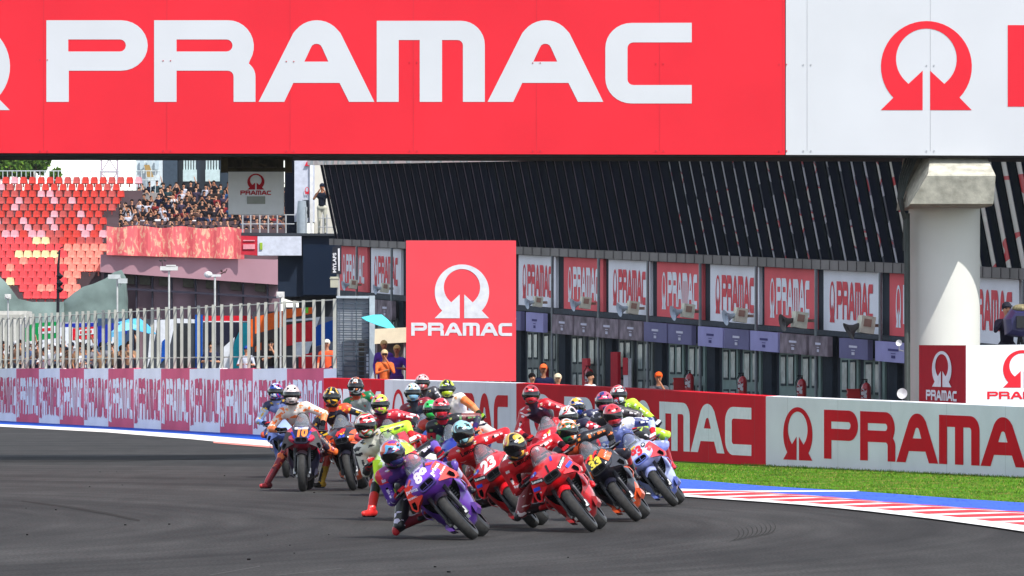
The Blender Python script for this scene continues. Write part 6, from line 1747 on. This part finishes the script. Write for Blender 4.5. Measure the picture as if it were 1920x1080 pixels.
# --- left side, sitting up -------------------------------------------
Yg = 94.6
def gp_(px, py, Y): return Vector(((px - 960) * Y / F, Y, .045))
go((547, 740), Yg, 568, 1.5, 1,
   dict(top=(24, 28, 66), side=(206, 30, 70), belly=(40, 36, 62), wing=(54, 50, 58), mud=(30, 28, 34), num="10", ink=(240, 130, 50), numsize=.155, numz=.865, plate=(24, 26, 58), m1=(206, 30, 70), m2=(34, 46, 150), m3=(60, 190, 200), split=.115, bellyz=.62,
        marks=[('bar', 0, .935, 1, 0, 4 if False else 0, (.20, .030)), ('"REPSOL', 0, .938, .034, 0, 2), ('bar', -.115, .83, 1, -62, 2, (.13, .03)), ('bar', .115, .83, 1, 62, 2, (.13, .03))]),
   dict(torso=(216, 206, 198), yoke=(226, 218, 206), low=(190, 34, 50), uarm=(222, 214, 202), farm0=(220, 120, 70), farm1=(226, 140, 90), thigh=(150, 26, 40), hip=(40, 42, 60), thigh1=(40, 40, 54), calf=(150, 24, 36), calf1=(46, 42, 50), helmet=[(230, 210, 204), (238, 224, 218), (234, 216, 210), (240, 228, 222), (190, 170, 166)], glove=(22, 22, 26), glove2=(44, 44, 50), boot=(110, 22, 32), boot2=(196, 60, 66), knee0=(30, 28, 34), acc=(240, 120, 60), athr=.58, slider=(240, 110, 40)),
   "upright racing motorcycle with orange number 10 facing the camera at left", "rider sitting upright on number 10, boot down, pale helmet, white and orange leathers", headrot=(0, 1, 2), hipoff=(0, -.12, -.09), hdy=.50,
   feet=(gp_(502, 0, Yg + .45), None), tiltf=.3)
go((622, 744), Yg + .8, 664, 13, 4,
   dict(top=(34, 33, 46), side=(40, 38, 50), belly=(232, 92, 40), wing=(232, 92, 40), mud=(32, 32, 44), num="43", ink=(50, 70, 190), numsize=.10, numz=.81, m1=(216, 44, 50), m2=(240, 96, 40), m3=(244, 190, 60), split=.13, bellyz=.30, duct=BK,
        marks=[('disc', .02, .885, .04, 0, 3), ('bull', 0, .885, .085, 8, 1), ('bar', -.17, .76, 1, 10, 2, (.12, .09)), ('bar', .17, .76, 1, -10, 2, (.12, .09)), ('"KTM', -.17, .755, .035, 0, 0)]),
   dict(torso=(28, 26, 46), yoke=(226, 84, 48), collar=(216, 70, 40), uarm=(36, 38, 54), farm0=(60, 66, 80), farm1=(34, 34, 52), thigh=(226, 84, 50), hip=(30, 28, 44), calf=(216, 70, 44), helmet=[(26, 24, 22), (240, 180, 40), (34, 32, 30), (236, 176, 40), (60, 56, 50)], glove=(210, 170, 40), glove2=(26, 26, 28), boot=(206, 160, 40), boot2=(40, 38, 36), acc=(240, 190, 60), hscale=4),
   "black and orange racing motorcycle with a red bull painted nose beside number 10", "rider in navy and orange leathers with yellow and black helmet, yellow boot on the ground", headrot=(-2, 3, 2), hipoff=(-.05, -.10, -.04), hdy=.52,
   feet=(gp_(603, 0, Yg + 1.1), None), tiltf=.4)
# leg-out rider behind the leader
go((686, 797), 75.9, 792, 26, 5,
   dict(top=(220, 220, 212), side=(200, 240, 60), belly=(30, 30, 32), wing=(200, 240, 60), num="49", ink=(240, 240, 240), marks=[]),
   dict(torso=(222, 220, 206), yoke=(226, 224, 214), shoulder1=(190, 232, 60), uarm0=(226, 224, 212), uarm1=(190, 236, 50), farm0=(30, 30, 32), farm1=(196, 240, 60), thigh=(222, 220, 210), thigh1=(222, 220, 210), calf=(26, 26, 28), helmet=[(200, 36, 40), (236, 236, 230), (206, 40, 44), (60, 150, 80), (230, 226, 220)], glove=(206, 44, 50), glove2=(236, 232, 230), boot=(220, 40, 40), boot2=(230, 50, 46), acc=(60, 60, 64), slider0=(226, 60, 44)),
   "lime racing motorcycle mostly hidden behind the leading purple one", "rider in white and lime leathers with red and white helmet dangling one leg", headrot=(0, 6, 8), hang=.08, hdy=.45,
   feet=(Vector(((697 - 960) * 76.0 / F, 76.0, .05)), None), knees=(Vector((-.9, -.9, .2)), None), hipoff=(0, -.22, -.08))
# --- second half of the pack -----------------------------------------
go((517, 734), 107, 538, 3, 2, dict(top=(150, 170, 220), side=(120, 140, 210), belly=(120, 134, 190)), dict(torso=(150, 164, 214), yoke=(40, 44, 86), uarm=(196, 206, 230), farm=(120, 150, 216), thigh=(40, 50, 110), helmet=[(24, 50, 140), (34, 70, 170), (226, 230, 236), (28, 60, 160), (180, 40, 90)], glove=(30, 34, 60), boot=(40, 44, 80), acc=(226, 180, 60)),
   "pale blue racing motorcycle hidden behind number 10", "rider in pale blue leathers and deep blue helmet behind the number 10 rider", headrot=(0, 0, 0), hdy=.5, hipoff=(0, 0, .06))
go((667, 724), 103, 702, 8, 2, dict(top=(20, 110, 70), side=(22, 120, 76), belly=(200, 200, 200)), dict(torso=(170, 172, 168), yoke=(16, 116, 70), uarm=(18, 120, 74), farm=(190, 190, 186), thigh=(180, 180, 176), helmet=[(26, 26, 28), (214, 214, 210), (40, 40, 42), (206, 110, 50), (30, 30, 34)], glove=(30, 30, 32), acc=(220, 60, 50), collar=(200, 70, 40)),
   "green and white racing motorcycle at the back left of the pack", "rider in green topped leathers with black and white helmet, rear left", headrot=(0, 0, 0), hdy=.5, hipoff=(0, -.1, .12))
go((713, 758), 91, 770, 20, 4, dict(top=(60, 60, 64), side=(196, 34, 52), belly=(40, 40, 44), num="37", marks=[]), dict(torso=(120, 40, 70), yoke=(206, 36, 56), uarm0=(206, 44, 60), uarm1=(206, 40, 56), farm1=(26, 26, 28), thigh=(190, 34, 46), helmet=[(90, 40, 130), (230, 110, 130), (206, 236, 60), (200, 230, 60), (236, 130, 140)], glove=(30, 30, 36), acc=(232, 226, 230)),
   "carbon grey racing motorcycle behind the lime sleeved rider", "rider in red leathers with pink and yellow helmet in the left middle of the pack", headrot=(2, 6, 4), hdy=.45, hang=.04)
go((774, 736), 99, 822, 14, 3, dict(top=(30, 60, 130), side=(40, 80, 160), belly=(60, 60, 66)), dict(torso=(70, 72, 78), yoke=(140, 30, 48), uarm=(150, 36, 50), farm=(60, 62, 68), low=(30, 90, 170), thigh=(60, 60, 70), helmet=[(226, 232, 234), (160, 206, 224), (236, 236, 230), (236, 214, 150), (140, 190, 214)], glove=(30, 30, 34), acc=(214, 214, 220)),
   "blue racing motorcycle hidden in the rear centre left", "rider with white and light blue helmet and maroon shoulders, rear centre left", headrot=(0, 2, 0), hdy=.5, hipoff=(0, -.05, .1))
go((792, 717), 112, 838, 12, 3, dict(top=(190, 60, 70), side=(60, 60, 66), belly=(60, 60, 66)), dict(torso=(60, 60, 66), yoke=(64, 64, 70), uarm=(66, 66, 72), thigh=(60, 60, 66), helmet=[(236, 190, 190), (228, 110, 110), (240, 214, 212), (224, 96, 100), (236, 200, 200)], glove=(30, 30, 34), acc=(190, 190, 196)),
   "dark racing motorcycle farthest back in the pack", "farthest rider, pale pink and red helmet showing behind the light blue one", headrot=(0, 0, 0), hdy=.5, hipoff=(0, -.05, .16))
go((838, 729), 101, 898, 17, 4, dict(top=(226, 226, 224), side=(230, 120, 50), belly=(200, 40, 50)), dict(torso=(220, 214, 206), yoke=(226, 220, 212), uarm0=(226, 218, 210), uarm1=(228, 130, 70), farm1=(226, 150, 96), thigh=(214, 206, 200), helmet=[(30, 40, 26), (206, 224, 44), (190, 214, 40), (236, 236, 220), (220, 150, 40)], glove=(40, 46, 30), glove2=(150, 190, 50), acc=(240, 120, 60)),
   "white and orange racing motorcycle in the rear centre", "rider with lime helmet and white and orange leathers reaching to the right, rear centre", headrot=(0, 4, 0), hdy=.5, hipoff=(0, -.05, .1),
   hands=(None, W(906, 783, 101.2)))
go((809, 768), 95.5, 866, 20, 4, dict(top=(30, 90, 60), side=(30, 30, 34), belly=(60, 60, 66)), dict(torso=(60, 60, 64), yoke=(200, 60, 50), uarm=(80, 80, 84), thigh=(50, 50, 54), helmet=[(30, 150, 70), (40, 190, 80), (50, 200, 90), (60, 210, 90), (30, 120, 70)], glove=(30, 30, 34), acc=(220, 90, 60)),
   "dark green racing motorcycle hidden behind the dark suited rider", "rider with bright green helmet half hidden by a red helmet", headrot=(0, 5, 4), hdy=.45)
go((827, 766), 87.5, 905, 27, 4, dict(top=(30, 50, 150), side=(26, 44, 140), belly=(30, 32, 60)), dict(torso=(24, 26, 50), yoke=(34, 32, 38), collar=(206, 30, 44), uarm0=(190, 34, 48), uarm1=(120, 60, 60), farm0=(150, 156, 170), farm1=(40, 40, 60), thigh=(28, 34, 100), helmet=[(190, 34, 46), (206, 40, 54), (214, 50, 60), (210, 200, 200), (40, 40, 44)], glove=(50, 40, 90), acc=(110, 150, 100)),
   "blue racing motorcycle hidden between the red 23 and the purple leader", "rider in black and navy leathers with red helmet and red collar, centre of pack", headrot=(2, 4, 4), hdy=.45, hang=.05, tiltf=.5)
go((996, 740), 95, 1060, 18, 6, dict(top=(206, 30, 50), side=(196, 26, 46), belly=(140, 24, 40), num="31", ink=(240, 236, 238), numsize=.13, m1=(226, 40, 50), m3=(240, 190, 60), marks=[('bull', -.02, .91, .07, 8, 1), ('disc', .03, .915, .03, 0, 3)]), dict(torso=(34, 28, 52), yoke=(196, 24, 40), uarm=(200, 28, 44), farm0=(204, 30, 44), farm1=(196, 26, 44), thigh=(190, 26, 42), low=(180, 24, 40), helmet=[(150, 24, 34), (200, 36, 46), (214, 60, 60), (190, 30, 40), (90, 20, 30)], glove=(60, 30, 40), acc=(236, 226, 228)),
   "red racing motorcycle with white number 31 behind the gold helmeted rider", "rider sitting tall in red and navy leathers with dark red helmet, behind the red machines", headrot=(4, 5, 2), hdy=.5, hipoff=(0, 0, .04))
go((1081, 763), 98, 1146, 22, 4, dict(top=(30, 50, 120), side=(40, 60, 130), belly=(40, 40, 60)), dict(torso=(40, 44, 80), yoke=(40, 44, 80), uarm=(50, 54, 90), thigh=(40, 44, 80), helmet=[(24, 50, 140), (40, 80, 180), (226, 230, 236), (236, 180, 50), (30, 60, 150)], glove=(30, 30, 34)),
   "dark blue racing motorcycle hidden behind number 33", "rider with blue and yellow helmet almost hidden behind a white and red helmet", headrot=(0, 4, 4), hdy=.45)
go((1066, 781), 85, 1166, 30, 5, dict(top=(30, 30, 36), side=(180, 30, 40), belly=(26, 26, 30)), dict(torso=(36, 34, 44), yoke=(30, 30, 56), uarm0=(60, 56, 60), uarm1=(190, 34, 50), farm1=(30, 28, 54), thigh=(30, 30, 34), helmet=[(40, 40, 44), (232, 230, 228), (206, 50, 56), (236, 234, 232), (220, 150, 60)], glove=(226, 220, 224), glove2=(206, 40, 56), acc=(230, 228, 234)),
   "black and red racing motorcycle hidden behind number 33's rider", "rider with white and red helmet stretching a navy and red sleeve to the right", headrot=(-4, 6, 6), hdy=.45, hang=.05, hands=(None, W(1168, 829, 85.2)))
go((1133, 753), 91.5, 1208, 27, 5, dict(top=(60, 40, 60), side=(40, 40, 46), belly=(30, 30, 34)), dict(torso=(40, 38, 44), yoke=(60, 56, 62), uarm0=(60, 58, 62), uarm1=(60, 56, 60), thigh=(40, 40, 44), helmet=[(50, 50, 120), (224, 70, 100), (60, 60, 130), (232, 90, 110), (230, 226, 230)], glove=(30, 30, 34), acc=(220, 214, 220)),
   "black racing motorcycle hidden behind number 93's rider", "rider with pink and blue striped helmet behind the plain red helmet", headrot=(-2, 5, 4), hdy=.45)
go((1160, 740), 97, 1234, 24, 5, dict(top=(196, 236, 60), side=(40, 42, 40), belly=(40, 40, 40)), dict(torso=(60, 70, 40), yoke=(190, 232, 60), uarm=(192, 236, 56), farm=(196, 238, 60), thigh=(196, 236, 60), helmet=[(206, 40, 50), (236, 236, 232), (210, 44, 52), (30, 30, 32), (232, 232, 230)], glove=(40, 40, 44), glove2=(226, 226, 226), acc=(236, 240, 220)),
   "lime racing motorcycle hidden at the back right of the pack", "rider with white and red helmet and lime sleeve, rear right of the pack", headrot=(0, 5, 2), hdy=.5, hands=(None, W(1236, 795, 97.2)))
bpy.data.scenes.remove(TMP)

# ------------------------------------------------------------------ thin summer haze
mb = MB(); mb.box((0, 320, 20), (900, 680, 42))
hz = mb.build("haze", [bpy.data.materials.new("haze_air")], kind="stuff", label="thin pale summer haze between the track and the far stands", cat="haze")
hm = hz.data.materials[0]; hm.use_nodes = True; hn = hm.node_tree.nodes
hn.remove(hn["Principled BSDF"]); pv = hn.new("ShaderNodeVolumePrincipled")
pv.inputs["Density"].default_value = 0.00006; pv.inputs["Color"].default_value = (.93, .95, 1, 1); pv.inputs["Anisotropy"].default_value = 0.2
hm.node_tree.links.new(pv.outputs[0], hn["Material Output"].inputs["Volume"])
